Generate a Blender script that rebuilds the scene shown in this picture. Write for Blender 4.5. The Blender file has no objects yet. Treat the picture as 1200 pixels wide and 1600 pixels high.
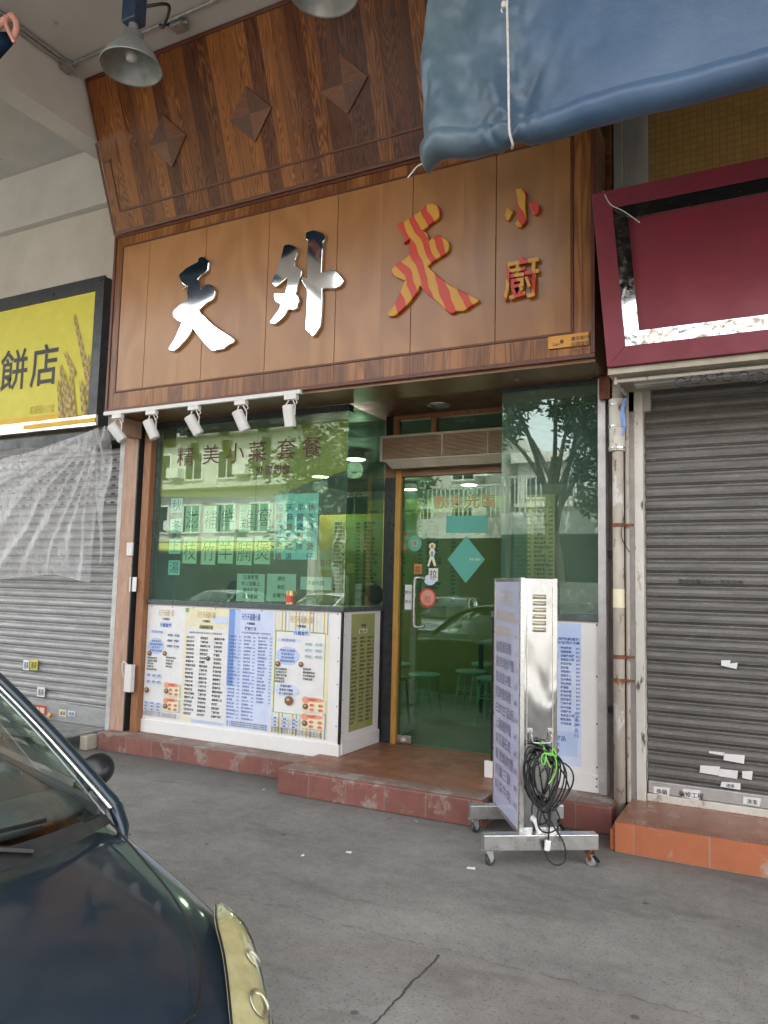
import bpy, bmesh, random
from math import *
from mathutils import Vector, Matrix
random.seed(7)
sc = bpy.context.scene
C = sc.collection
# ------------------------------------------------------------------ camera
YAW, PITCH, ROLL, EYE = radians(27.5), radians(5.46), radians(1.35), Vector((0, 0, 1.5))
_f = Vector((-sin(YAW)*cos(PITCH), cos(YAW)*cos(PITCH), sin(PITCH)))
_r = Vector((cos(YAW), sin(YAW), 0)); _u = _r.cross(_f)
_r2 = _r*cos(ROLL)+_u*sin(ROLL); _u2 = -_r*sin(ROLL)+_u*cos(ROLL)
cam = bpy.data.objects.new('camera', bpy.data.cameras.new('camera')); C.objects.link(cam)
cam.data.sensor_fit = 'HORIZONTAL'; cam.data.sensor_width = 36; cam.data.lens = 36.06
cam.data.clip_start = .05; cam.data.clip_end = 500
m3 = Matrix((_r2, _u2, -_f)).transposed()
cam.matrix_world = Matrix.Translation(EYE) @ m3.to_4x4()
sc.camera = cam
# ------------------------------------------------------------------ world, sun, exposure
SUN_EL, SUN_AZ = radians(60), radians(20)      # azimuth from +Y towards +X: the sun stands behind the shops
w = bpy.data.worlds.new('World'); sc.world = w; w.use_nodes = True
nt = w.node_tree; bg = nt.nodes['Background']
sky = nt.nodes.new('ShaderNodeTexSky'); sky.sky_type = 'NISHITA'; sky.sun_disc = False
sky.sun_elevation = SUN_EL; sky.sun_rotation = SUN_AZ; sky.dust_density = 2.5; sky.air_density = 1.0
hs = nt.nodes.new('ShaderNodeHueSaturation'); hs.inputs['Saturation'].default_value = .18   # thin white haze over the city
nt.links.new(sky.outputs[0], hs.inputs['Color']); nt.links.new(hs.outputs[0], bg.inputs[0]); bg.inputs[1].default_value = .15
sd = bpy.data.lights.new('sun', 'SUN'); sd.energy = 2.2; sd.angle = radians(.5); sd.color = (1, .93, .82)
so = bpy.data.objects.new('sun', sd); C.objects.link(so)
so.rotation_euler = Vector((-sin(SUN_AZ)*cos(SUN_EL), -cos(SUN_AZ)*cos(SUN_EL), -sin(SUN_EL))).to_track_quat('-Z', 'Y').to_euler()
sc.view_settings.view_transform = 'Standard'; sc.view_settings.look = 'None'
sc.view_settings.exposure = 3.05; sc.view_settings.gamma = 1
sc.cycles.max_bounces = 10; sc.cycles.diffuse_bounces = 5; sc.cycles.glossy_bounces = 5
sc.cycles.transparent_max_bounces = 12; sc.cycles.caustics_reflective = False; sc.cycles.caustics_refractive = False
sc.cycles.sample_clamp_indirect = 6

# ------------------------------------------------------------------ survey helpers: where a sight line meets a real plane
def _ray(px, py): return _f*1202 + _r2*(px-600) + _u2*(800-py)
def PY(px, py, y): d = _ray(px, py); return EYE + d*((y-EYE.y)/d.y)
def PX(px, py, x): d = _ray(px, py); return EYE + d*((x-EYE.x)/d.x)
def PZ(px, py, z): d = _ray(px, py); return EYE + d*((z-EYE.z)/d.z)

# ------------------------------------------------------------------ materials
class NB:
    def __init__(s, name):
        s.m = bpy.data.materials.new(name); s.m.use_nodes = True; s.t = s.m.node_tree; s.n = s.t.nodes
        s.b = s.n['Principled BSDF']; s.out = s.n['Material Output']
    def new(s, ty, **k):
        n = s.n.new(ty)
        for a, v in k.items(): setattr(n, a, v)
        return n
    def put(s, sock, v):
        if hasattr(v, 'is_output'): s.t.links.new(v, sock)
        elif isinstance(v, (tuple, list)) and len(v) == 3 and sock.type == 'RGBA': sock.default_value = (*v, 1)
        else: sock.default_value = v
    def pos(s, scale=(1, 1, 1), obj=False):
        src = s.new('ShaderNodeTexCoord').outputs['Object'] if obj else s.new('ShaderNodeNewGeometry').outputs['Position']
        mp = s.new('ShaderNodeMapping'); s.put(mp.inputs[0], src); mp.inputs['Scale'].default_value = scale
        return mp.outputs[0]
    def noise(s, v, scale=5, detail=4, rough=.55, dist=0):
        n = s.new('ShaderNodeTexNoise'); s.put(n.inputs['Vector'], v); n.inputs['Scale'].default_value = scale
        n.inputs['Detail'].default_value = detail; n.inputs['Roughness'].default_value = rough; n.inputs['Distortion'].default_value = dist
        return n.outputs[0]
    def ramp(s, f, stops):
        r = s.new('ShaderNodeValToRGB'); s.put(r.inputs[0], f); e = r.color_ramp.elements
        while len(e) < len(stops): e.new(.5)
        for q, (p, c) in zip(e, stops): q.position = p; q.color = (*c, 1) if len(c) == 3 else c
        return r.outputs[0]
    def math(s, op, a, b=0, c=0, clamp=False):
        n = s.new('ShaderNodeMath', operation=op, use_clamp=clamp); s.put(n.inputs[0], a); s.put(n.inputs[1], b); s.put(n.inputs[2], c); return n.outputs[0]
    def mr(s, v, a, b, c=0, d=1):
        n = s.new('ShaderNodeMapRange'); s.put(n.inputs[0], v)
        for i, q in enumerate((a, b, c, d)): n.inputs[i+1].default_value = q
        return n.outputs[0]
    def mix(s, f, a, b, mode='MIX'):
        n = s.new('ShaderNodeMix', data_type='RGBA', blend_type=mode); s.put(n.inputs[0], f); s.put(n.inputs[6], a); s.put(n.inputs[7], b); return n.outputs[2]
    def xyz(s, v):
        n = s.new('ShaderNodeSeparateXYZ'); s.put(n.inputs[0], v); return n.outputs
    def comb(s, x, y, z):
        n = s.new('ShaderNodeCombineXYZ'); s.put(n.inputs[0], x); s.put(n.inputs[1], y); s.put(n.inputs[2], z); return n.outputs[0]
    def bump(s, h, strength=.3, dist=.01):
        n = s.new('ShaderNodeBump'); n.inputs['Strength'].default_value = strength; n.inputs['Distance'].default_value = dist
        s.put(n.inputs['Height'], h); s.put(s.b.inputs['Normal'], n.outputs[0]); return n
    def set(s, **k):
        for a, v in k.items(): s.put(s.b.inputs[a.replace('_', ' ')], v)
        return s.m

def mat(name, c, c2=None, rough=.6, metal=0, sc_=6, bump=0, bs=40, spots=None, coat=0, stretch=(1, 1, 1), rv=.12, obj=False):
    """a surface with two mottled tones, optional spots (colour, scale, threshold) and fine relief"""
    b = NB(name); c2 = c2 or tuple(x*.78 for x in c)
    p = b.pos(stretch, obj)
    n = b.noise(p, sc_, 6, .62)
    col = b.ramp(n, [(.32, c2), (.66, c)])
    r = b.mr(n, .3, .7, min(1, rough+rv), max(.02, rough-rv))
    if spots:
        for (cs, ss, th) in spots:
            q = b.noise(b.pos(stretch, obj), ss, 5, .6)
            col = b.mix(b.mr(q, th, th+.05), col, cs)
    if bump: b.bump(b.noise(p, bs, 4, .6), bump, .01)
    return b.set(Base_Color=col, Roughness=r, Metallic=metal, Coat_Weight=coat)

def plain(name, c, rough=.5, metal=0, emit=None, es=0):
    b = NB(name); b.set(Base_Color=c, Roughness=rough, Metallic=metal)
    if emit: b.set(Emission_Color=emit, Emission_Strength=es)
    return b.m

def wood_planks(name, dark, mid, light, pw, gloss=.35, grain=1., seam=True, horizontal=False, sheen_rough=.3):
    b = NB(name); p = b.pos(); x, y, z = b.xyz(p)[:3]
    if horizontal: x, z = z, x
    k = b.math('FLOOR', b.math('DIVIDE', x, pw))
    wn = b.new('ShaderNodeTexWhiteNoise', noise_dimensions='1D'); b.put(wn.inputs['W'], k)
    rnd = wn.outputs[0]
    fx = b.math('FRACT', b.math('DIVIDE', x, pw))
    # cathedral rings: distance from a wandering core, stretched along the plank
    core = b.math('SUBTRACT', fx, .5)
    zz = b.math('ADD', z, b.math('MULTIPLY', rnd, 37.))
    v = b.comb(b.math('MULTIPLY', core, .55), b.math('MULTIPLY', rnd, 9.), b.math('MULTIPLY', zz, .42))
    n1 = b.noise(v, 2.3, 2, .4, .3)
    wv = b.math('SINE', b.math('MULTIPLY', b.math('ADD', n1, b.math('MULTIPLY', b.math('MULTIPLY', core, core), .55)), 95*grain))
    fine = b.noise(b.comb(b.math('MULTIPLY', x, 160), y, b.math('MULTIPLY', zz, 3.5)), 1, 3, .6)
    broad = b.noise(b.comb(b.math('MULTIPLY', x, 9), y, b.math('MULTIPLY', zz, .6)), 1, 3, .5)
    f = b.math('ADD', b.math('MULTIPLY', wv, .17), b.math('ADD', b.math('MULTIPLY', fine, .35), b.math('ADD', b.math('MULTIPLY', rnd, .5), b.math('MULTIPLY', broad, .35))))
    col = b.ramp(f, [(.25, dark), (.58, mid), (.92, light)])
    if seam:
        edge = b.math('LESS_THAN', fx, .02)
        col = b.mix(edge, col, tuple(q*.35 for q in dark))
    b.bump(b.math('MULTIPLY', fine, 1), .12, .003)
    return b.set(Base_Color=col, Roughness=b.mr(fine, .3, .7, sheen_rough+.12, sheen_rough-.05), Coat_Weight=gloss, Coat_Roughness=.22)

M = {}
M['wood_dark'] = wood_planks('varnished_planks', (.040, .011, .005), (.130, .040, .011), (.33, .125, .027), .125, .08, 1.5)
M['wood_dark'].node_tree.nodes['Principled BSDF'].inputs['Specular IOR Level'].default_value = .28
M['wood_face'] = wood_planks('varnished_veneer', (.25, .108, .028), (.305, .137, .038), (.36, .170, .052), .65, .55, .25, False, sheen_rough=.4)
M['wood_face'].node_tree.nodes['Principled BSDF'].inputs['Coat IOR'].default_value = 1.5
M['wood_border'] = wood_planks('veneer_border', (.12, .040, .011), (.20, .075, .020), (.31, .130, .034), .16, .2, .5)
for k_ in ('wood_border', 'wood_face'): M[k_].node_tree.nodes['Principled BSDF'].inputs['Specular IOR Level'].default_value = .35
M['wood_trim'] = mat('dark_red_moulding', (.12, .034, .014), (.075, .020, .009), .38, sc_=20, stretch=(1, 1, 6))
M['wood_soffit'] = wood_planks('soffit_board', (.10, .042, .016), (.18, .085, .032), (.26, .13, .05), .30, .1, .4, horizontal=True)
M['wood_post'] = mat('reddish_brown_timber', (.34, .155, .065), (.22, .09, .04), .5, sc_=9, stretch=(6, 6, .7), bump=.15, bs=60, spots=[((.12, .05, .025), 11, .66)])
M['wood_pale'] = mat('faded_pinkish_timber', (.50, .33, .235), (.38, .23, .16), .7, sc_=7, stretch=(4, 4, .8), bump=.2, bs=60, spots=[((.22, .12, .08), 14, .68), ((.6, .55, .5), 5, .7)])
M['yellow_wood'] = mat('golden_wood', (.55, .31, .075), (.42, .22, .05), .42, sc_=9, stretch=(5, 5, .7))
M['orn'] = mat('ornament_wood', (.19, .068, .022), (.11, .036, .013), .38, sc_=14, stretch=(1, 1, 5))
M['orn2'] = mat('ornament_wood_dark', (.105, .034, .013), (.06, .019, .008), .38, sc_=14, stretch=(4, 1, 1))
M['plaster'] = mat('painted_concrete', (.62, .60, .555), (.54, .52, .48), .85, sc_=2.2, bump=.25, bs=18, spots=[((.42, .40, .37), 3.1, .70), ((.36, .30, .25), 21, .76)])
M['ceilpaint'] = mat('grey_painted_ceiling', (.56, .545, .51), (.48, .47, .44), .85, sc_=1.6, bump=.2, bs=14, spots=[((.36, .33, .30), 3.7, .68), ((.30, .22, .18), 9, .74)])
M['steel'] = mat('galvanised_steel', (.50, .50, .49), (.34, .34, .335), .42, .75, 12, bump=.1, bs=120)
M['steel_br'] = mat('brushed_stainless', (.60, .58, .55), (.44, .43, .41), .33, .92, 18, stretch=(1, 1, 1))
M['mirror'] = plain('polished_steel', (.80, .80, .78), .035, 1)
b = NB('dented_polished_steel'); n = b.noise(b.pos((1.2, 1.2, .55)), 3.6, 1.5, .45, .5); b.bump(n, .62, .07); M['mirror_dent'] = b.set(Base_Color=(.42, .42, .41), Roughness=.12, Metallic=1.)
b = NB('rippled_polished_steel'); n = b.noise(b.pos((1, 1, 1)), 4, 1, .4); b.bump(n, .05, .03); M['mirror_rip'] = b.set(Base_Color=(.8, .8, .78), Roughness=.06, Metallic=1.)
M['alu'] = mat('dull_aluminium', (.56, .56, .55), (.42, .42, .41), .45, .55, 10, bump=.08, bs=90, spots=[((.3, .28, .25), 30, .72)])
M['white'] = mat('white_board', (.80, .79, .77), (.74, .73, .70), .45, sc_=3)
M['whitepl'] = mat('white_plastic', (.72, .71, .68), (.64, .63, .60), .4, sc_=15)
M['black'] = plain('black_plastic', (.012, .012, .013), .35)
M['darkgrey'] = mat('dark_frame_metal', (.045, .05, .055), (.025, .028, .03), .35, .3, 12)
M['ledge'] = mat('grey_green_ledge', (.10, .125, .13), (.06, .08, .08), .3, .2, 14)
M['navy'] = mat('navy_painted_box', (.03, .055, .10), (.018, .03, .055), .45, sc_=10)
M['rust'] = mat('rusty_plate', (.26, .10, .045), (.13, .05, .028), .8, sc_=16, bump=.3, bs=60, spots=[((.55, .30, .08), 9, .66)])
M['maroon'] = mat('maroon_board', (.205, .026, .042), (.16, .020, .032), .5, sc_=3, spots=[((.24, .045, .06), 2.2, .66)], bump=.05, bs=50)
M['yellowtile'] = None
M['glossblue'] = None

# tiles ---------------------------------------------------------------
def tiled(name, c, c2, grout, tw, th, axis='xy', rough=.35, gw=.03, wear=None, bump=.25):
    b = NB(name); p = b.pos(); o = b.xyz(p)
    ax = {'x': 0, 'y': 1, 'z': 2}
    u, v = o[ax[axis[0]]], o[ax[axis[1]]]
    fu = b.math('FRACT', b.math('DIVIDE', u, tw)); fv = b.math('FRACT', b.math('DIVIDE', v, th))
    ku = b.math('FLOOR', b.math('DIVIDE', u, tw)); kv = b.math('FLOOR', b.math('DIVIDE', v, th))
    wn = b.new('ShaderNodeTexWhiteNoise', noise_dimensions='2D'); b.put(wn.inputs['Vector'], b.comb(ku, kv, 0))
    g = b.math('MAXIMUM', b.math('LESS_THAN', fu, gw), b.math('LESS_THAN', fv, gw*tw/th))
    n = b.noise(p, 7, 6, .65)
    col = b.ramp(b.math('ADD', b.math('MULTIPLY', wn.outputs[0], .35), b.math('MULTIPLY', n, .8)), [(.3, c2), (.75, c)])
    col = b.mix(g, col, grout)
    if wear:
        q = b.noise(b.pos(), wear[1], 6, .7); col = b.mix(b.mr(q, wear[2], wear[2]+.08), col, wear[0])
    b.bump(b.math('SUBTRACT', b.math('MULTIPLY', n, .3), g), bump, .004)
    return b.set(Base_Color=col, Roughness=b.mr(n, .3, .7, rough+.2, rough-.05))
M['kerb'] = tiled('worn_red_kerb_tiles', (.25, .098, .075), (.17, .065, .052), (.20, .16, .14), .30, .30, 'xz', .5, .025, ((.30, .23, .195), 5, .55))
M['porch'] = tiled('brown_quarry_tiles', (.30, .125, .065), (.20, .08, .045), (.13, .07, .05), .15, .15, 'xy', .38, .035, ((.34, .26, .21), 4, .64))
M['kerbtop'] = tiled('dusty_tile_tread', (.27, .18, .145), (.20, .13, .105), (.16, .12, .1), .30, .30, 'xy', .55, .02, ((.36, .31, .27), 5, .52))
M['orange'] = tiled('orange_step_tiles', (.46, .150, .065), (.36, .115, .052), (.32, .22, .16), .40, .60, 'xz', .5, .02, ((.40, .30, .235), 3.3, .58))
M['orangetop'] = tiled('brown_step_tread', (.36, .15, .085), (.25, .10, .06), (.2, .13, .1), .40, .40, 'xy', .25, .015, ((.40, .27, .20), 4, .62))
M['mosaic'] = tiled('ochre_mosaic_wall', (.36, .21, .055), (.29, .165, .045), (.23, .13, .04), .045, .045, 'xz', .6, .12)
M['intfloor'] = tiled('pale_floor_tiles', (.36, .37, .33), (.30, .31, .28), (.2, .2, .18), .4, .4, 'xy', .3, .015)
# pavement -------------------------------------------------------------
b = NB('worn_concrete_pavement'); p = b.pos(); ox, oy, oz = b.xyz(p)[:3]
n = b.noise(p, 1.1, 8, .68); n2 = b.noise(p, 14, 6, .7); n3 = b.noise(b.pos((1, 2.2, 1)), .55, 5, .6, .8)
colA = b.ramp(b.math('ADD', b.math('MULTIPLY', n, .48), b.math('ADD', b.math('MULTIPLY', n2, .28), b.math('MULTIPLY', n3, .30))), [(.36, (.135, .128, .115)), (.52, (.225, .214, .195)), (.68, (.325, .31, .283))])
colB = b.ramp(b.math('ADD', b.math('MULTIPLY', n, .6), b.math('MULTIPLY', n2, .4)), [(.35, (.185, .168, .150)), (.7, (.295, .272, .244))])
edge = b.math('ADD', oy, b.math('MULTIPLY', b.noise(p, 3.5, 5, .7), .16))
msk = b.math('MULTIPLY', b.mr(edge, 3.20, 3.14), b.mr(b.math('ADD', n3, 0), .62, .50))
col = b.mix(msk, colA, colB)
jn = b.noise(p, 9, 4, .7)
j1 = b.math('ABSOLUTE', b.math('SUBTRACT', b.math('ADD', ox, b.math('MULTIPLY', jn, .05)), -1.265))
jm = b.math('MULTIPLY', b.mr(j1, .0065, .002), b.math('LESS_THAN', oy, 3.06))
j2 = b.math('ABSOLUTE', b.math('SUBTRACT', edge, 3.19)); jm2 = b.math('MULTIPLY', b.mr(j2, .010, .002), b.mr(jn, .46, .54))
dirt = b.math('MAXIMUM', jm, b.math('MULTIPLY', jm2, .35))
col = b.mix(dirt, col, (.05, .04, .035))
vo = b.new('ShaderNodeTexVoronoi'); b.put(vo.inputs['Vector'], b.pos()); vo.inputs['Scale'].default_value = 3.1
wob = b.math('ADD', vo.outputs['Distance'], b.math('MULTIPLY', n2, .05))
gum = b.mr(wob, .085, .062)
col = b.mix(b.math('MULTIPLY', gum, .75), col, (.055, .052, .05))
vo2 = b.new('ShaderNodeTexVoronoi'); b.put(vo2.inputs['Vector'], b.pos()); vo2.inputs['Scale'].default_value = 9
sp = b.mr(b.math('ADD', vo2.outputs['Distance'], b.math('MULTIPLY', n2, .05)), .065, .05)
col = b.mix(b.math('MULTIPLY', sp, .5), col, (.30, .29, .27))
col = b.mix(b.mr(b.noise(b.pos((1, 1, 1)), 75, 3, .7), .56, .70), col, (.07, .068, .065))
st = b.noise(b.pos((.6, 1.6, 1)), 2.1, 5, .65, .5); col = b.mix(b.math('MULTIPLY', b.mr(st, .56, .70), .45), col, (.085, .078, .07))   # old stains
near = b.mr(b.math('ADD', oy, b.math('MULTIPLY', n, .5)), 4.75, 5.25)   # darker towards the kerb
col = b.mix(b.math('MULTIPLY', near, .55), col, (.06, .052, .045))
b.bump(b.math('ADD', b.math('MULTIPLY', n2, .6), b.math('SUBTRACT', n, b.math('MULTIPLY', dirt, 2))), .45, .008)
M['pave'] = b.set(Base_Color=col, Roughness=b.mr(n, .3, .7, .85, .6))
M['asphalt'] = mat('pale_worn_road', (.22, .215, .205), (.16, .157, .15), .9, sc_=8, bump=.4, bs=90)

# roller shutters --------------------------------------------------------
def shutter_mat(name, c, c2, rough, metal, rust):
    b = NB(name); p = b.pos(); n = b.noise(b.pos((.5, 1, 2.5)), 6, 7, .68); n2 = b.noise(p, 45, 5, .7)
    col = b.ramp(b.math('ADD', b.math('MULTIPLY', n, .6), b.math('MULTIPLY', n2, .4)), [(.36, c2), (.60, c)])
    sc1 = b.noise(b.pos((1.4, 1, 9)), 7, 5, .75)
    col = b.mix(b.math('MULTIPLY', b.mr(sc1, .60, .72), .5), col, tuple(min(1, q*2.1+.05) for q in c))
    ru = b.noise(b.pos((2.2, 1, 5)), 4, 5, .6)
    col = b.mix(b.mr(ru, rust, rust+.05), col, (.30, .15, .06))
    b.bump(n2, .15, .004)
    return b.set(Base_Color=col, Roughness=b.mr(n, .3, .7, rough+.12, rough-.08), Metallic=metal)
M['shut_dark'] = shutter_mat('weathered_grey_shutter', (.175, .168, .155), (.11, .106, .098), .55, .35, .74)
M['shut_light'] = shutter_mat('galvanised_shutter', (.37, .37, .365), (.25, .25, .245), .5, .3, .76)
M['flaky'] = mat('flaking_white_paint', (.66, .64, .57), (.56, .54, .47), .6, sc_=5, bump=.3, bs=50, spots=[((.40, .33, .25), 12, .62), ((.10, .09, .08), 8.5, .61)], stretch=(1.5, 1.5, .6))
M['pipe'] = mat('stained_pipe', (.52, .475, .40), (.38, .33, .27), .65, sc_=5, bump=.25, bs=50, spots=[((.62, .60, .56), 7, .55), ((.24, .15, .10), 19, .60), ((.10, .07, .05), 34, .66)], stretch=(1, 1, .5))
M['palewall'] = mat('pale_column_paint', (.46, .45, .41), (.36, .35, .31), .8, sc_=4, bump=.2, bs=30, spots=[((.25, .22, .18), 13, .70)], stretch=(2, 2, .5))
M['beige'] = mat('beige_sheet', (.42, .39, .31), (.32, .29, .22), .6, sc_=6, spots=[((.2, .12, .08), 11, .68)])

# glass -----------------------------------------------------------------
def glass(name, tint, refl=1.0, tintrough=.0, teal_haze=0):
    b = NB(name); n = b.n; n.remove(b.b)
    tr = b.new('ShaderNodeBsdfTransparent'); tr.inputs[0].default_value = (*tint, 1)
    gl = b.new('ShaderNodeBsdfGlossy'); gl.inputs['Roughness'].default_value = tintrough; gl.inputs[0].default_value = (.95, 1, .97, 1)
    lw = b.new('ShaderNodeLayerWeight'); lw.inputs[0].default_value = .5     # Schlick, the same from both faces
    f = b.math('MULTIPLY', b.math('ADD', .042, b.math('MULTIPLY', b.math('POWER', lw.outputs['Facing'], 5.), .958)), refl, clamp=True)
    base = tr.outputs[0]
    if teal_haze:      # milky teal haze of the glass, put in as a diffuse tint
        df = b.new('ShaderNodeBsdfDiffuse'); df.inputs[0].default_value = (.30, .52, .44, 1); m2 = b.new('ShaderNodeMixShader')
        b.put(m2.inputs[0], b.mr(b.noise(b.pos((1, 1, .7)), 1.7, 5, .6, .4), .3, .7, teal_haze*.6, teal_haze*1.5)); b.t.links.new(base, m2.inputs[1]); b.t.links.new(df.outputs[0], m2.inputs[2]); base = m2.outputs[0]
    mx = b.new('ShaderNodeMixShader'); b.put(mx.inputs[0], f)
    b.t.links.new(base, mx.inputs[1]); b.t.links.new(gl.outputs[0], mx.inputs[2]); b.t.links.new(mx.outputs[0], b.out.inputs[0])
    return b.m
M['glass'] = glass('green_tinted_glass', (.74, .89, .80), 1.8, teal_haze=.06)
M['glass_door'] = glass('green_tinted_door_glass', (.50, .73, .61), 1.6, teal_haze=.02)
M['glass_car'] = glass('windscreen_glass', (.80, .88, .84), 1.7)
M['lens'] = glass('yellowed_lens', (.97, .95, .84), 1.8)
def film(name, c, alpha):
    b = NB(name); n = b.n; tr = b.new('ShaderNodeBsdfTransparent'); tr.inputs[0].default_value = (1, 1, 1, 1)
    b.set(Base_Color=c, Roughness=.5)
    mx = b.new('ShaderNodeMixShader'); mx.inputs[0].default_value = alpha
    b.t.links.new(tr.outputs[0], mx.inputs[1]); b.t.links.new(b.b.outputs[0], mx.inputs[2]); b.t.links.new(mx.outputs[0], b.out.inputs[0])
    return b.m
M['film'] = film('yellow_green_reflection', (.62, .38, .008), .88)  # colour for the painted reflection across the window top
# stripes on the right-hand letters
b = NB('red_and_amber_stripes'); x, y, z = b.xyz(b.pos())[:3]
wob = b.noise(b.pos((1, 0, .8)), 3.2, 2, .5)
v = b.math('FRACT', b.math('DIVIDE', b.math('ADD', b.math('ADD', x, b.math('MULTIPLY', z, .42)), b.math('MULTIPLY', wob, .22)), .125))
col = b.mix(b.math('LESS_THAN', v, .5), (.55, .27, .018), (.50, .032, .010))
M['stripe'] = b.set(Base_Color=col, Roughness=.5, Coat_Weight=.15, Coat_Roughness=.05)
M['gold'] = mat('orange_plaque', (.62, .30, .035), (.54, .25, .03), .4, sc_=8)
# clear sheet
b = NB('clear_plastic_sheet'); tr = b.new('ShaderNodeBsdfTransparent'); tr.inputs[0].default_value = (.93, .93, .93, 1)
x, y, z = b.xyz(b.pos())[:3]
n = b.noise(b.pos((3, 1, 1.2)), 6, 5, .65, .6)
b.set(Base_Color=(.75, .75, .74), Roughness=.16, Specular_IOR_Level=.9)
b.bump(n, .5, .02)
ly = b.new('ShaderNodeLayerWeight'); ly.inputs[0].default_value = .35
f = b.math('ADD', b.mr(n, .40, .72, .13, .34), b.math('MULTIPLY', ly.outputs['Facing'], .45), clamp=True)
mx = b.new('ShaderNodeMixShader'); b.put(mx.inputs[0], f)
b.t.links.new(tr.outputs[0], mx.inputs[1]); b.t.links.new(b.b.outputs[0], mx.inputs[2]); b.t.links.new(mx.outputs[0], b.out.inputs[0])
M['plastic'] = b.m
# tarpaulin
b = NB('blue_tarpaulin'); n = b.noise(b.pos(), 1.6, 6, .65, .4); n2 = b.noise(b.pos((90, 1, 90)), 1, 2, .5)
xx = b.xyz(b.pos())[0]
fade = b.mr(b.math('ADD', xx, b.math('MULTIPLY', n, .5)), -1.25, -.55)
colf = b.ramp(n, [(.35, (.055, .097, .128)), (.65, (.105, .155, .178))])
colb = b.ramp(n, [(.35, (.036, .078, .148)), (.68, (.056, .110, .195))])
col = b.mix(fade, colf, colb)
b.bump(b.math('ADD', b.math('MULTIPLY', n2, .06), b.math('MULTIPLY', b.noise(b.pos((1, 1, .7)), 3.5, 3, .5, .2), 1)), .35, .03)
M['tarp'] = b.set(Base_Color=col, Roughness=.38, Sheen_Weight=.1)
M['tarp2'] = mat('dark_blue_tarpaulin', (.016, .046, .095), (.010, .030, .062), .8, sc_=2, bump=.3, bs=8)
M['tarp2'].node_tree.nodes['Principled BSDF'].inputs['Specular IOR Level'].default_value = .08
M['rope'] = mat('white_rope', (.62, .60, .56), (.42, .40, .36), .8, sc_=60)
# car paint
b = NB('navy_car_paint'); n = b.noise(b.pos(), 900, 1, .5); d = b.noise(b.pos(), 5, 7, .7)
b.set(Base_Color=b.mix(b.math('MULTIPLY', b.mr(d, .40, .72), .35), (.005, .016, .028), (.05, .058, .062)), Roughness=.45, Metallic=.2, Coat_Weight=.75, Coat_Roughness=b.mr(d, .35, .7, .04, .16))
M['paint_navy'] = b.m
M['paint_silver'] = mat('silver_car_paint', (.42, .44, .47), (.38, .40, .43), .3, .5, 3, coat=1)
M['paint_white'] = mat('white_car_paint', (.7, .7, .69), (.65, .65, .64), .3, 0, 3, coat=1)
M['rubber'] = mat('tyre_rubber', (.03, .03, .03), (.02, .02, .02), .8, sc_=30)
M['carplastic'] = mat('grey_black_car_plastic', (.05, .05, .05), (.03, .03, .03), .6, sc_=25)
M['aged_chrome'] = plain('aged_chrome', (.55, .54, .47), .28, .9)
M['chrome'] = plain('chrome', (.75, .75, .75), .12, 1)
def C3(r, g, b_): return (r, g, b_)
for nm, c in dict(paper=(.78, .78, .76), paper_green=(.84, .93, .72), paper_cyan=(.58, .90, .88), poster_cyan=(.55, .88, .95), ink=(.03, .03, .035), ink_brown=(.12, .10, .07),
                  ink_blue=(.06, .12, .35), ink_red=(.60, .08, .05), cream=(.80, .75, .52), paleblue=(.50, .60, .84), midblue=(.20, .34, .68), lightblue=(.62, .70, .88),
                  salmon=(.80, .36, .24), olive=(.36, .37, .15), leaf=(.26, .42, .06), food=(.22, .09, .05), grey=(.50, .50, .50), lav=(.62, .62, .84), tan=(.55, .42, .20),
                  yellowp=(.62, .56, .055), lime=(.50, .62, .12), wheat=(.46, .36, .12), amber=(.70, .42, .02), red=(.55, .05, .03), sticker_or=(.60, .22, .05),
                  teal=(.10, .40, .33), fluo=(.22, .62, .10), pink=(.62, .30, .24), skin=(.42, .24, .16), hair=(.012, .010, .010), cloth_dark=(.03, .035, .05), cloth_grey=(.2, .2, .22),
                  goldink=(.50, .36, .16)).items():
    M[nm] = mat(nm, c, tuple(q*.9 for q in c), .55, sc_=7, rv=.05)

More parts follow.
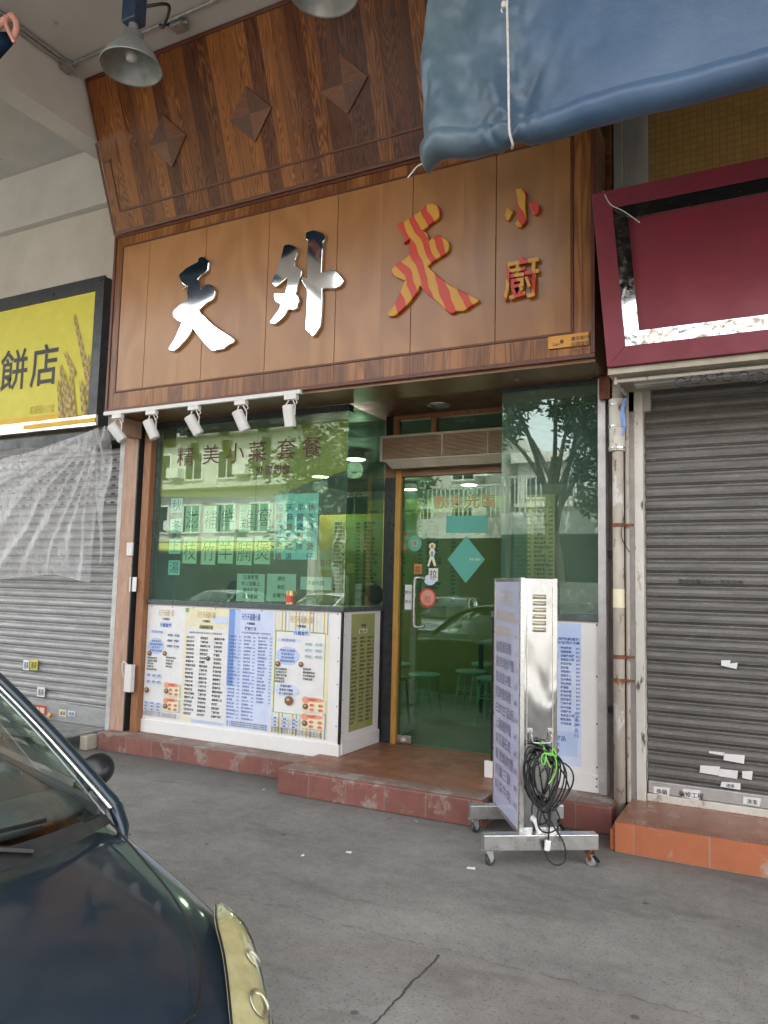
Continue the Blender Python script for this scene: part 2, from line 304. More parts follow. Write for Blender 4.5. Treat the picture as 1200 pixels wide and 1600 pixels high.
# ------------------------------------------------------------------ object helpers
SH = {}
def thing(name, label, cat, loc=(0, 0, 0), rz=0, group=None, local=False):
    o = bpy.data.objects.new(name, None); C.objects.link(o); o.empty_display_size = .1
    o.location = loc; o.rotation_euler = (0, 0, rz)
    o['label'] = label; o['category'] = cat
    if group: o['group'] = group
    SH[o.name] = None if local else (Matrix.Translation(Vector(loc)) @ Matrix.Rotation(rz, 4, 'Z')).inverted()
    return o
def obj(name, bm, m, parent=None, bev=0, smooth=False, label=None, cat=None, group=None, kind=None, sub=0, segs=2, solid=0, origin=None):
    sh = SH.get(parent.name) if parent else None
    if sh: bmesh.ops.transform(bm, matrix=sh, verts=bm.verts)
    if not parent and origin is None and kind is None:
        cs = [v.co for v in bm.verts]
        origin = Vector((sum(c.x for c in cs)/len(cs), sum(c.y for c in cs)/len(cs), min(c.z for c in cs)))
    if origin is not None: bmesh.ops.translate(bm, vec=-Vector(origin), verts=bm.verts)
    me = bpy.data.meshes.new(name); bm.normal_update(); bm.to_mesh(me); bm.free()
    o = bpy.data.objects.new(name, me); C.objects.link(o)
    if origin is not None: o.location = origin
    for q in (m if isinstance(m, (list, tuple)) else [m]): me.materials.append(q)
    if parent: o.parent = parent; SH[o.name] = sh
    if smooth:
        for f in me.polygons: f.use_smooth = True
    if sub: md = o.modifiers.new('sub', 'SUBSURF'); md.levels = sub; md.render_levels = sub
    if solid: md = o.modifiers.new('solid', 'SOLIDIFY'); md.thickness = solid
    if bev:
        md = o.modifiers.new('bev', 'BEVEL'); md.width = bev; md.segments = segs; md.limit_method = 'ANGLE'; md.angle_limit = radians(40)
    if label: o['label'] = label
    if cat: o['category'] = cat
    if group: o['group'] = group
    if kind: o['kind'] = kind
    return o
def B(): return bmesh.new()
def box(bm, x0, x1, y0, y1, z0, z1, mi=0):
    v = [bm.verts.new(p) for p in ((x0, y0, z0), (x1, y0, z0), (x1, y1, z0), (x0, y1, z0), (x0, y0, z1), (x1, y0, z1), (x1, y1, z1), (x0, y1, z1))]
    for f in ((0, 3, 2, 1), (4, 5, 6, 7), (0, 1, 5, 4), (1, 2, 6, 5), (2, 3, 7, 6), (3, 0, 4, 7)):
        bm.faces.new([v[i] for i in f]).material_index = mi
    return bm
def bx(*a): return box(B(), *a)
def mbox(bm, mat4, sx, sy, sz, mi=0):
    n = len(bm.verts); box(bm, -sx/2, sx/2, -sy/2, sy/2, -sz/2, sz/2, mi); bm.verts.ensure_lookup_table()
    for v in bm.verts[n:]: v.co = mat4 @ v.co
    return bm
def prism(bm, pts, nrm, depth, mi=0):
    """pts: closed loop of 3D points; extruded along nrm*depth"""
    nrm = Vector(nrm).normalized()*depth
    a = [bm.verts.new(p) for p in pts]; b_ = [bm.verts.new(Vector(p)+nrm) for p in pts]
    try:
        bm.faces.new(a).material_index = mi; bm.faces.new(b_[::-1]).material_index = mi
    except ValueError: pass
    k = len(pts)
    for i in range(k): bm.faces.new((a[i], b_[i], b_[(i+1) % k], a[(i+1) % k])).material_index = mi
    bmesh.ops.recalc_face_normals(bm, faces=bm.faces); return bm
def quad(bm, pts, mi=0):
    f = bm.faces.new([bm.verts.new(p) for p in pts]); f.material_index = mi; return bm
def grid(bm, fn, nu, nv, mi=0, closeu=False):
    g = [[bm.verts.new(fn(i/nu, j/nv)) for j in range(nv+1)] for i in range(nu+(0 if closeu else 1))]
    k = len(g)
    for i in range(nu):
        for j in range(nv):
            a, b_ = g[i], g[(i+1) % k]
            bm.faces.new((a[j], b_[j], b_[j+1], a[j+1])).material_index = mi
    return bm
def tube(bm, pts, r, n=8, mi=0, cap=True):
    pts = [Vector(p) for p in pts]; rings = []; up = None
    for i, p in enumerate(pts):
        t = (pts[min(i+1, len(pts)-1)]-pts[max(i-1, 0)]).normalized()
        if up is None: up = t.orthogonal().normalized()
        up = (up-t*up.dot(t)); up = up.normalized() if up.length > 1e-5 else t.orthogonal().normalized()
        s = t.cross(up); rr = r[i] if isinstance(r, (list, tuple)) else r
        rings.append([bm.verts.new(p+up*cos(2*pi*k/n)*rr+s*sin(2*pi*k/n)*rr) for k in range(n)])
    for a, b_ in zip(rings, rings[1:]):
        for k in range(n): bm.faces.new((a[k], a[(k+1) % n], b_[(k+1) % n], b_[k])).material_index = mi
    if cap: bm.faces.new(rings[0][::-1]).material_index = mi; bm.faces.new(rings[-1]).material_index = mi
    return bm
def smooth_path(pts, k=6):
    P = [Vector(p) for p in pts]; out = []
    for i in range(len(P)-1):
        p0, p1, p2, p3 = P[max(i-1, 0)], P[i], P[i+1], P[min(i+2, len(P)-1)]
        for j in range(k):
            t = j/k; out.append(.5*((2*p1)+(p2-p0)*t+(2*p0-5*p1+4*p2-p3)*t*t+(3*p1-p0-3*p2+p3)*t**3))
    return out+[P[-1]]
def lathe(bm, prof, o=(0, 0, 0), n=24, M4=None, mi=0):
    rings = []
    for r, z in prof:
        ring = []
        for k in range(n):
            v = Vector((r*cos(2*pi*k/n), r*sin(2*pi*k/n), z)); v = M4 @ v if M4 else v+Vector(o); ring.append(bm.verts.new(v))
        rings.append(ring)
    for a, b_ in zip(rings, rings[1:]):
        for k in range(n): bm.faces.new((a[k], a[(k+1) % n], b_[(k+1) % n], b_[k])).material_index = mi
    return bm
def disc(bm, c, u, v, ru, rv, n=20, mi=0):
    c, u, v = Vector(c), Vector(u), Vector(v)
    f = bm.faces.new([bm.verts.new(c+u*cos(2*pi*k/n)*ru+v*sin(2*pi*k/n)*rv) for k in range(n)]); f.material_index = mi; return bm
# writing ------------------------------------------------------------------
_tc = {}
def _glyphs(s, off, ext, res):
    key = (s, off, ext, res)
    if key not in _tc:
        cu = bpy.data.curves.new('txt', 'FONT'); cu.body = s; cu.offset = off; cu.extrude = ext; cu.resolution_u = res
        o = bpy.data.objects.new('txt', cu); C.objects.link(o)
        me = bpy.data.meshes.new_from_object(o.evaluated_get(bpy.context.evaluated_depsgraph_get()))
        vs = [v.co.copy() for v in me.vertices]; fs = [tuple(p.vertices) for p in me.polygons]
        bpy.data.objects.remove(o); bpy.data.curves.remove(cu); bpy.data.meshes.remove(me)
        x0 = min((v.x for v in vs), default=0); x1 = max((v.x for v in vs), default=1)
        _tc[key] = (vs, fs, x0, x1)
    return _tc[key]
def text(bm, s, o, h, right=(1, 0, 0), up=(0, 0, 1), w=None, off=.0, ext=0, mi=0, res=1, anchor='l'):
    """glyph height h (em); w = total width if the line is to be squeezed"""
    if not s.strip(): return bm
    vs, fs, x0, x1 = _glyphs(s, off, ext, res)
    right, up = Vector(right), Vector(up); nrm = right.cross(up)
    sx = h if w is None else w/max(1e-4, (x1-x0)); dx = {'l': x0, 'c': (x0+x1)/2, 'r': x1}[anchor]
    vv = [bm.verts.new(Vector(o)+right*(v.x-dx)*sx+up*v.y*h+nrm*v.z*h) for v in vs]
    for f in fs:
        try: bm.faces.new([vv[i] for i in f]).material_index = mi
        except ValueError: pass
    return bm
DISH = ['揚州炒飯', '干炒牛河', '星洲炒米', '咕嚕肉飯', '滑蛋蝦仁飯', '椒鹽排骨', '豉椒炒蜆', '西炒飯', '魚香茄子煲', '蒜蓉炒時菜', '清蒸海上鮮', '白切雞', '蠔油牛肉', '梅菜扣肉', '肉片炒麵',
        '招牌豆腐', '菠蘿生炒骨', '粟米魚塊飯', '冬瓜粒湯飯', '鹹魚雞粒飯', '生炒臘味飯', '黑椒牛柳', '西檸雞', '鮮茄炒蛋', '馬拉盞通菜', '津白肉絲', '雪菜肉絲米', '羅漢齋', '皮蛋瘦肉粥', '豉汁蒸排骨']
def menu_rows(bm, x0, x1, ztop, zbot, n, y, nrm_right=(1, 0, 0), org=None, h=.03, price=True, mi=0, wid=.6, seed=0, off=.02):
    """rows of dish names on a vertical board; org(x,z)->3D point"""
    r = random.Random(seed); dz = (ztop-zbot)/n
    for i in range(n):
        s = r.choice(DISH); z = ztop-dz*(i+.7)
        text(bm, s, org(x0, z), h, nrm_right, off=off, mi=mi)
        if price: text(bm, str(r.choice((38, 42, 45, 48, 52, 56, 58, 68, 78))), org(x1-h*1.3, z), h*.9, nrm_right, off=off, mi=mi)

Y0 = 5.28      # shopfront plane
YS = 4.85      # face of the big sign
CEIL = 5.86
KL, KR = .147, .176
# ================================================================== SETTING
obj('pavement', quad(B(), [(-40, -2.2, 0), (30, -2.2, 0), (30, 5.4, 0), (-40, 5.4, 0)]), M['pave'], kind='structure', origin=(0, 0, 0))
obj('road', quad(B(), [(-400, -400, -.12), (400, -400, -.12), (400, 400, -.12), (-400, 400, -.12)]), M['asphalt'], kind='structure', origin=(0, 0, 0))
bm = bx(-40, 30, -2.35, -2.2, -.12, .004); obj('kerb', bm, M['alu'], kind='structure', origin=(0, 0, 0))
bm = bx(-5.37, 30, .9, 7, CEIL, 6.1); box(bm, -40, -5.60, .9, 7, CEIL, 6.1); box(bm, -5.60, -5.37, .9, 7, CEIL+.003, 6.1)
obj('ceiling', bm, M['ceilpaint'], kind='structure', origin=(0, 0, 0))
# beams
bm = bx(-5.60, -5.37, .9, 5.28, 5.39, CEIL-.003); obj('ceiling_beam', bm, M['plaster'], label='pale concrete ceiling beam running out from the shops at the left of the wooden canopy', cat='beam')
# interiors mass above: keeps the sun off the arcade
bm = bx(-40, 30, .9, 20, 6.11, 9.5)
o = obj('upper_floors', bm, M['plaster'], label='concrete upper storeys over the arcade above the shop ceiling', cat='building')
# ---------------- neighbour walls
t = thing('shop_wall', 'off-white plastered wall above the yellow bakery sign', 'wall', (-7.5, 5.28, 4.0))
obj('wall', bx(-40, -5.375, 5.28, 5.6, 2.86, CEIL-.004), mat('cream_wall', (.58, .545, .48), (.50, .465, .41), .85, sc_=2.5, bump=.15, bs=22, spots=[((.35, .3, .24), 16, .77)]), t)
obj('wall_beam', bx(-40, -5.38, 5.20, 5.279, 5.235, CEIL-.006), M['plaster'], t)
obj('back_wall', bx(-5.372, -.992, 5.31, 5.6, 3.022, CEIL-.007), M['plaster'], label='concrete wall hidden behind the big timber sign and canopy', cat='wall')
t = thing('shop_wall', 'ochre mosaic tiled wall above the maroon sign', 'wall', (.3, 5.28, 2.9))
obj('wall', bx(-.762, 30, 5.28, 5.6, 2.94, CEIL-.004), M['mosaic'], t)
t = thing('pale_column', 'narrow pale painted column between the wooden canopy and the ochre tiles', 'column', (-.9, 5.3, 0))
bm = bx(-.925, -.764, 5.27, 5.6, 2.70, CEIL-.005); box(bm, -.99, -.928, 5.24, 5.6, 2.72, CEIL-.005)
obj('shaft', bm, M['palewall'], t, bev=.004)
obj('timber_strip', bx(-1.034, -1.0, 5.20, 5.5, 2.95, CEIL-.005), M['wood_soffit'], t)
obj('label_tag', bx(-1.028, -1.004, 5.19, 5.199, 4.12, 4.20), M['cream'], t)

# ================================================================== BIG WOODEN SIGN
t = thing('shop_sign', 'large varnished timber shop sign with Chinese brush characters and slanting plank canopy above', 'sign', (-3.2, 5.0, 2.98))
X0, X1, ZB, ZF = -5.37, -1.035, 2.98, 4.615
bm = bx(X0+.002, X1-.002, YS+.02, Y0+.02, ZB+.004, ZF); obj('sign_box', bm, M['wood_soffit'], t)
# face panel, seven veneer bays
sx = [-5.252, -4.933, -4.286, -3.633, -2.986, -2.348, -1.708, -1.19]
bm = B()
for a, b_ in zip(sx, sx[1:]): box(bm, a+.0025, b_-.0025, YS+.004, YS+.03, 3.168, 4.500)
obj('face_panel', bm, M['wood_face'], t, bev=.0015)
# border band
bm = B(); sb = [-5.34, -4.933, -4.286, -3.633, -2.986, -2.348, -1.708, -1.065]
for a, b_ in zip(sb, sb[1:]):
    box(bm, a+.001, b_-.001, YS+.006, YS+.03, 3.012, 3.150); box(bm, a+.001, b_-.001, YS+.006, YS+.03, 4.518, 4.598)
box(bm, -5.34, -5.268, YS+.0065, YS+.03, 3.151, 4.517); box(bm, -1.172, -1.065, YS+.0065, YS+.03, 3.151, 4.517)
obj('border_panel', bm, M['wood_border'], t)
bm = B()
box(bm, X0, X1, YS-.004, YS+.03, ZB, 3.010); box(bm, X0, X1, YS-.004, YS+.03, 4.60, 4.625)
box(bm, X0, -5.342, YS-.0035, YS+.03, 3.0105, 4.5995); box(bm, -1.063, X1, YS-.0035, YS+.03, 3.0105, 4.5995)
box(bm, -5.266, -1.174, YS-.001, YS+.03, 3.1515, 3.1665); box(bm, -5.266, -1.174, YS-.001, YS+.03, 4.5015, 4.5165)
box(bm, -5.266, -5.254, YS-.0005, YS+.03, 3.167, 4.501); box(bm, -1.188, -1.174, YS-.0005, YS+.03, 3.167, 4.501)
obj('moulding', bm, M['wood_trim'], t, bev=.003)
# slanting upper canopy
SL = -.3726
def CP(x, z, out=0):  # point on the slanted plane
    return Vector((x, YS+SL*(z-4.62), z)) + Vector((0, -1, SL)).normalized()*out
ZT = CEIL-.003
bm = B(); cn = Vector((0, 1, -SL))
prism(bm, [CP(X0+.02, 4.628, -.002), CP(X1, 4.628, -.002), CP(X1, ZT, -.002), CP(X0+.03, ZT, -.002)], cn, .05)
obj('canopy_panel', bm, M['wood_dark'], t)
bm = B()
def strip(x0, x1, z0, z1, out, th=.012): prism(bm, [CP(x0, z0, out), CP(x1, z0, out), CP(x1, z1, out), CP(x0, z1, out)], cn, th)
strip(X0-.004, X1+.002, 4.628, 4.655, .010); strip(X0-.004, X0+.018, 4.656, 5.37, .009)
strip(X0+.13, X1-.05, 4.80, 4.818, .006); strip(X0+.115, X0+.129, 4.80, 5.22, .006); strip(X0+.032, X0+.045, 5.38, ZT, .008); strip(X0+.05, X0+.14, 5.205, 5.22, .007)
strip(X0+.05, X1, ZT-.03, ZT, .009)
obj('canopy_moulding', bm, M['wood_trim'], t, bev=.003)
for i, cx in enumerate((-4.56, -3.69, -2.83, -1.97)):
    cz, rx, rz = 5.215, .205, .195
    o = None
    bm = B(); c = CP(cx, cz, .020); P4 = [CP(cx, cz+rz, .012), CP(cx+rx, cz, .012), CP(cx, cz-rz, .012), CP(cx-rx, cz, .012)]
    for k in range(4): quad(bm, [c, P4[k], P4[(k+1) % 4]], (k + i) % 2)
    Q4 = [CP(cx, cz+rz, -.004), CP(cx+rx, cz, -.004), CP(cx, cz-rz, -.004), CP(cx-rx, cz, -.004)]
    for k in range(4): quad(bm, [P4[k], Q4[k], Q4[(k+1) % 4], P4[(k+1) % 4]], 0)
    bmesh.ops.recalc_face_normals(bm, faces=bm.faces)
    obj('diamond_ornament', bm, [M['orn'], M['orn2']], t)
# characters
def trace(pts, ox, oy, s, y): return [PY(ox+a/s, oy+b_/s, y) for a, b_ in pts]
T1 = [(365,265),(450,215),(540,170),(545,130),(570,102),(610,95),(645,108),(665,138),(705,155),(705,190),(700,230),(690,300),(645,340),(600,370),(545,430),(575,475),(590,560),(610,540),(640,510),(690,490),(725,500),(750,520),(780,550),(792,600),(785,660),(770,705),(735,740),(690,760),(650,790),(600,840),(565,870),(600,920),(640,950),(700,1015),(760,1070),(830,1125),(900,1170),(975,1215),(1040,1260),(1070,1285),(1080,1310),(1050,1350),(1005,1370),(960,1400),(920,1440),(870,1445),(820,1450),(790,1470),(740,1460),(690,1410),(640,1360),(560,1260),(510,1195),(465,1130),(450,1180),(430,1220),(390,1280),(350,1330),(280,1405),(200,1470),(125,1455),(118,1420),(160,1350),(200,1290),(230,1225),(260,1150),(285,1100),(300,1050),(265,1035),(240,1020),(190,970),(178,930),(180,900),(205,860),(240,830),(280,785),(330,750),(385,720),(390,660),(385,600),(395,530),(360,550),(330,575),(320,560),(335,540),(360,520),(330,500),(310,480),(285,430),(265,380),(280,340),(320,310)]
T2a = [(270,310),(275,285),(290,275),(320,262),(350,260),(390,270),(430,290),(455,315),(463,340),(462,380),(455,410),(440,440),(430,470),(430,545),(465,558),(490,570),(512,590),(520,620),(515,660),(500,700),(480,770),(460,840),(440,910),(465,935),(480,960),(490,1010),(475,1040),(460,1060),(460,1110),(430,1125),(400,1140),(365,1125),(335,1130),(315,1170),(290,1210),(250,1255),(210,1290),(180,1310),(150,1320),(120,1318),(95,1300),(92,1280),(120,1245),(150,1200),(190,1150),(220,1100),(225,1070),(220,1050),(185,1035),(160,1010),(145,960),(145,920),(160,905),(220,903),(290,905),(310,830),(325,715),(280,750),(240,780),(210,808),(180,830),(155,820),(140,800),(122,780),(120,760),(122,740),(130,720),(160,655),(190,580),(215,500),(240,420)]
T2b = [(560,160),(560,125),(580,100),(630,82),(680,75),(720,84),(760,100),(800,125),(822,160),(820,210),(805,230),(797,250),(795,320),(790,400),(785,520),(780,630),(850,620),(885,603),(920,595),(955,603),(980,620),(1010,655),(1040,690),(1060,715),(1070,740),(1065,765),(1040,800),(1000,830),(960,850),(910,852),(860,850),(790,850),(788,925),(790,1000),(785,1120),(775,1250),(772,1300),(765,1350),(730,1400),(700,1450),(675,1475),(650,1485),(635,1465),(620,1440),(590,1415),(560,1390),(562,1270),(572,1150),(575,1020),(580,900),(565,840),(545,800),(525,770),(510,740),(508,715),(515,695),(545,692),(580,700),(580,600),(580,500),(586,400),(590,300),(592,220),(570,200)]
T3 = [(190,300),(225,283),(260,275),(300,252),(340,225),(385,195),(430,170),(465,142),(500,110),(520,80),(550,65),(585,58),(620,62),(650,73),(670,90),(685,115),(692,140),(690,175),(685,210),(670,235),(650,250),(615,275),(580,300),(535,340),(490,375),(525,395),(545,425),(553,460),(560,495),(590,475),(620,455),(640,430),(655,415),(685,435),(720,450),(750,468),(780,490),(798,520),(803,560),(792,600),(770,630),(740,660),(700,680),(660,705),(620,730),(580,765),(550,790),(580,825),(610,850),(680,915),(760,980),(830,1025),(900,1060),(970,1095),(1040,1130),(1090,1150),(1130,1170),(1152,1195),(1130,1215),(1090,1240),(1045,1268),(1000,1300),(960,1320),(920,1317),(880,1320),(850,1345),(820,1350),(790,1335),(760,1310),(705,1255),(650,1200),(600,1160),(560,1130),(505,1075),(455,1020),(435,1075),(410,1120),(365,1180),(310,1240),(240,1310),(170,1370),(125,1382),(80,1375),(75,1350),(85,1325),(130,1275),(170,1220),(200,1165),(220,1110),(245,1035),(280,960),(240,948),(200,930),(160,912),(130,890),(113,860),(115,840),(145,805),(180,770),(210,750),(240,730),(290,700),(330,660),(332,610),(330,560),(338,520),(340,470),(300,500),(270,530),(258,520),(270,495),(290,470),(275,450),(258,420),(230,380),(205,340)]
X3 = [[(165,350),(175,330),(190,315),(207,320),(220,335),(232,352),(240,370),(270,350),(255,380),(240,400),(222,445),(200,485),(182,482),(165,470),(155,440),(160,395)],
      [(290,110),(298,92),(310,85),(340,78),(370,75),(395,82),(410,95),(420,120),(422,150),(415,220),(415,300),(420,390),(425,480),(415,505),(400,520),(375,550),(345,575),(318,568),(300,550),(285,530),(285,515),(305,497),(320,475),(322,390),(320,300),(318,235),(310,170)],
      [(455,270),(480,255),(510,245),(537,248),(560,260),(582,282),(597,310),(598,335),(590,360),(578,387),(560,410),(535,408),(515,400),(503,370),(490,340),(472,305)]]
def smooth_loop(pts, k=2):
    n = len(pts); out = []
    P = [Vector(p) for p in pts]
    for i in range(n):
        p0, p1, p2, p3 = P[i-1], P[i], P[(i+1) % n], P[(i+2) % n]
        for j in range(k):
            s = j/k; out.append(.5*((2*p1)+(p2-p0)*s+(2*p0-5*p1+4*p2-p3)*s*s+(3*p1-p0-3*p2+p3)*s**3))
    return out
YC = YS-.028
MM = M['mirror_rip']
def character(parts, m, label, bev=.012):
    bm = B()
    for p in parts: prism(bm, p, (0, 1, 0), .028)
    return obj('character', bm, m, t, bev=bev, segs=3, label=label)
character([trace(T1, 250, 390, 9.231, YC)], MM, 'polished steel character for heaven, first on the sign')
character([trace(T2a, 410, 350, 8.421, YC), trace(T2b, 410, 350, 8.421, YC)], MM, 'polished steel character for outside')
character([trace(T3, 595, 310, 7.5, YC)], M['stripe'], 'red and amber striped character for heaven', .006)
character([trace(q, 770, 285, 8.2, YC) for q in X3], M['stripe'], 'small striped character for little', .004)
bm = B(); pc = PY(816, 463, YC+.014)
text(bm, '廚', PY(815, 462, YC+.016), .315, off=.010, ext=0, res=2, anchor='c', w=.245)
obj('character', bm, M['stripe'], t, label='small striped character for kitchen', solid=-.022)
# plaque
a, b_ = PY(857, 547, YS-.004), PY(920, 519, YS-.004)
pl = obj('name_plaque', bx(a.x, b_.x, YS-.012, YS+.002, a.z+.004, b_.z), M['gold'], t, label='small orange plaque with brown lettering')
bm = B(); disc(bm, (a.x+.09, YS-.0135, (a.z+b_.z)/2+.0), (1, 0, 0), (0, 0, 1), .012, .014)
for k, s in enumerate(('廣告製作', '招牌燈箱', 'TEL 2345')): text(bm, s, (a.x+.15, YS-.0135, b_.z-.045-k*.036), .030, off=.01)
text(bm, 'Sign', (a.x+.03, YS-.0135, a.z+.02), .03, off=.005)
obj('lettering', bm, M['orn2'], pl)
# soffit between sign and shopfront, and the ceiling of the entrance recess
obj('soffit', bx(X0+.004, X1-.004, YS+.026, Y0-.002, ZB-.022, ZB+.002), M['wood_soffit'], t)

# ================================================================== LEFT: YELLOW BAKERY SIGN
YB = 5.14
t = thing('bakery_sign', 'yellow illuminated-box bakery sign with black characters and wheat ears', 'sign', (-6.6, 5.2, 3.0))
a = PY(143, 655, YB); tr_ = PY(150, 455, YB); zl, zh, xr = a.z+.05, tr_.z, tr_.x
obj('sign_box', bx(-9.5, xr+.115, YB+.012, Y0-.001, zl-.12, zh+.13), M['darkgrey'], t)
obj('sign_face', bx(-9.5, xr, YB, YB+.011, zl, zh), M['yellowp'], t)
bm = bx(-9.5, xr+.12, YB-.012, YB+.011, zh+.002, zh+.14); box(bm, xr+.002, xr+.12, YB-.0115, YB+.011, zl-.01, zh+.0015)
obj('frame', bm, M['darkgrey'], t, bev=.003)
obj('chrome_rail', bx(-9.5, xr+.12, YB-.013, YB+.011, zl-.115, zl-.012), MM, t)
obj('amber_stripe', bx(PY(38, 680, YB).x, xr+.115, YB-.020, YB-.014, zl-.085, zl-.042), M['amber'], t)
bm = B()
g1 = PY(50, 608, YB); g2 = PY(90, 548, YB)
hh = .46
text(bm, '店', (g1.x-.04, YB-.003, PY(50, 598, YB).z-.01), hh, off=.012, res=2, w=.40)
text(bm, '餅', (g1.x-.51, YB-.003, PY(50, 598, YB).z-.01), hh, off=.012, res=2, w=.42)
text(bm, '西', (g1.x-1.0, YB-.003, PY(50, 598, YB).z-.01), hh, off=.012, res=2, w=.42)
obj('characters', bm, M['ink'], t)
p = PY(95, 640, YB)
obj('address_band', bx(-9.5, p.x+.0, YB-.0015, YB-.0005, p.z-.11, p.z-.035), M['amber'], t)
bm = B(); text(bm, '昭慶街117號', (PY(47, 645, YB).x, YB-.002, p.z-.01), .095, off=.0, w=.36); obj('address_text', bm, mat('ochre_ink', (.45, .30, .04)), t)
# wheat
bm = B()
WK = [0]
def wq(pts, mi=0):
    WK[0] += 1; quad(bm, [Vector(p)-Vector((0, .00004*WK[0], 0)) for p in pts], mi)
def ear(px0, py0, px1, py1, n, r=.03):
    p0, p1 = PY(px0, py0, YB-.002), PY(px1, py1, YB-.002); d = (p1-p0); L = d.length; d.normalize(); s = Vector((d.z, 0, -d.x))
    wq([p0-s*.004, p0+s*.004, p1+s*.003, p1-s*.003])
    for i in range(n):
        q = p0+d*(L*(i+.3)/n); k = r*(1.15-.7*i/n)
        for sg in (-1, 1):
            e = q+d*.055+s*sg*k; wq( [q, q+s*sg*k*1.1+d*.012, e+d*.02, q+d*.05+s*sg*.006], (i+(sg > 0)) % 2)
            wq([e, e+s*.002, e+d*.05+s*sg*.012], 1)
for q in ((140, 600, 117, 495, 13, .035), (130, 668, 140, 560, 14, .035), (105, 665, 96, 575, 11, .035), (118, 590, 104, 555, 6, .028), (116, 668, 112, 590, 10, .04), (98, 668, 92, 600, 9, .03), (135, 668, 128, 600, 9, .035), (112, 640, 100, 585, 8, .03)): ear(*q)
obj('wheat_print', bm, [M['wheat'], mat('wheat_dark', (.33, .22, .06))], t)
# wires on its right edge
bm = B(); tube(bm, smooth_path([(-5.385, 5.0, 4.35), (-5.386, 4.98, 3.6), (-5.40, 4.95, 3.1), (-5.385, 4.90, 2.99), (-5.3, 4.84, 2.975)], 6), .006, 6)
obj('cable', bm, M['whitepl'], label='thin grey cable running down the gap beside the bakery sign to the light track', cat='cable')

# ================================================================== SHUTTERS
def shutter(x0, x1, z0, z1, y, pitch=.082):
    bm = B(); n = int((z1-z0)/pitch); prof = []
    for i in range(n):
        z = z0+i*pitch
        for a, b_ in ((0, .0), (.004, .011), (.014, .013), (.018, .004), (.022, .002), (.030, -.008), (.050, -.011), (.070, -.006), (.078, .002)): prof.append((y+b_, z+a*pitch/.082))
    m = 10
    vs = [[bm.verts.new((x0+(x1-x0)*k/m, yy+.0022*sin(k*2.1+zz*3), zz)) for yy, zz in prof] for k in range(m+1)]
    for k in range(m):
        for i in range(len(prof)-1): bm.faces.new((vs[k][i], vs[k+1][i], vs[k+1][i+1], vs[k][i+1])).material_index = 0
    return bm
t = thing('roller_shutter', 'closed galvanised roller shutter with punched vent slots below the yellow bakery sign', 'shutter', (-7.3, 5.3, .12))
XS = -5.53
obj('slat_curtain', shutter(-9.5, XS-.03, .30, 2.80, 5.31), M['shut_light'], t, smooth=False)
obj('bottom_rail', bx(-9.5, XS-.03, 5.285, 5.32, .128, .298), M['shut_light'], t, bev=.004)
obj('guide_rail', bx(XS-.03, XS+.03, 5.235, 5.36, .12, 2.84), M['alu'], t, bev=.003)
obj('head_box', bx(-9.5, XS+.03, 5.14, 5.5, 2.80, 2.90), M['darkgrey'], t)
bm = B()
for r_ in range(6):
    for k in range(24): disc(bm, (XS-.16-k*.115-(r_ % 2)*.0, 5.2975, 2.80-.075-r_*.082-.082+.0), (1, 0, 0), (0, 0, 1), .032, .012, 12)
obj('vent_slots', bm, M['black'], t)
obj('padlock', lathe(B(), [(.0, 0), (.022, 0), (.022, .03), (.0, .03)], M4=Matrix.Translation(PY(80, 1118, 5.26)) @ Matrix.Rotation(radians(70), 4, 'X')), M['gold'], t)
for (px, py, wd, hg, mm, lb) in ((41, 1039, .09, .10, 'paper', 'torn white sticker'), (53, 1039, .11, .10, 'yellowp', 'yellow sticker'), (64, 1081, .11, .095, 'paper', 'white sticker'), (62, 1109, .18, .085, 'red', 'red sticker with pale characters'), (47, 1107, .10, .08, 'paper', 'white sticker low down'), (98, 1114, .10, .06, 'cream', 'cream sticker'), (112, 1115, .1, .05, 'lightblue', 'pale blue sticker')):
    q = PY(px, py, 5.280); bm = quad(B(), [(q.x-wd/2, 5.279, q.z-hg/2), (q.x+wd/2, 5.279, q.z-hg/2), (q.x+wd/2, 5.279, q.z+hg/2), (q.x-wd/2, 5.279, q.z+hg/2)])
    text(bm, '開鎖' if mm == 'red' else '通渠', (q.x, 5.278, q.z-hg*.32), hg*.72, mi=1, anchor='c', off=.01, w=wd*.8)
    obj('sticker', bm, [M[mm], M['cream'] if mm == 'red' else M['ink']], t, label=lb)
# low steel ramp and block
t = thing('steel_platform', 'low rusty steel platform under the left shutter, open at the front', 'platform', (-6.5, 5.0, 0))
bm = bx(-7.6, -5.56, 4.80, 5.27, .115, .128); box(bm, -7.6, -5.56, 4.80, 4.815, .075, .1145); obj('top_plate', bm, M['steel'], t, bev=.002)
for xx in (-7.4, -6.5, -5.66): obj('leg', bx(xx, xx+.045, 4.82, 4.865, 0, .114), M['rust'], t)
obj('end_block', bx(-5.55, -5.46, 4.95, 5.08, 0, .12), M['beige'], t, bev=.006)
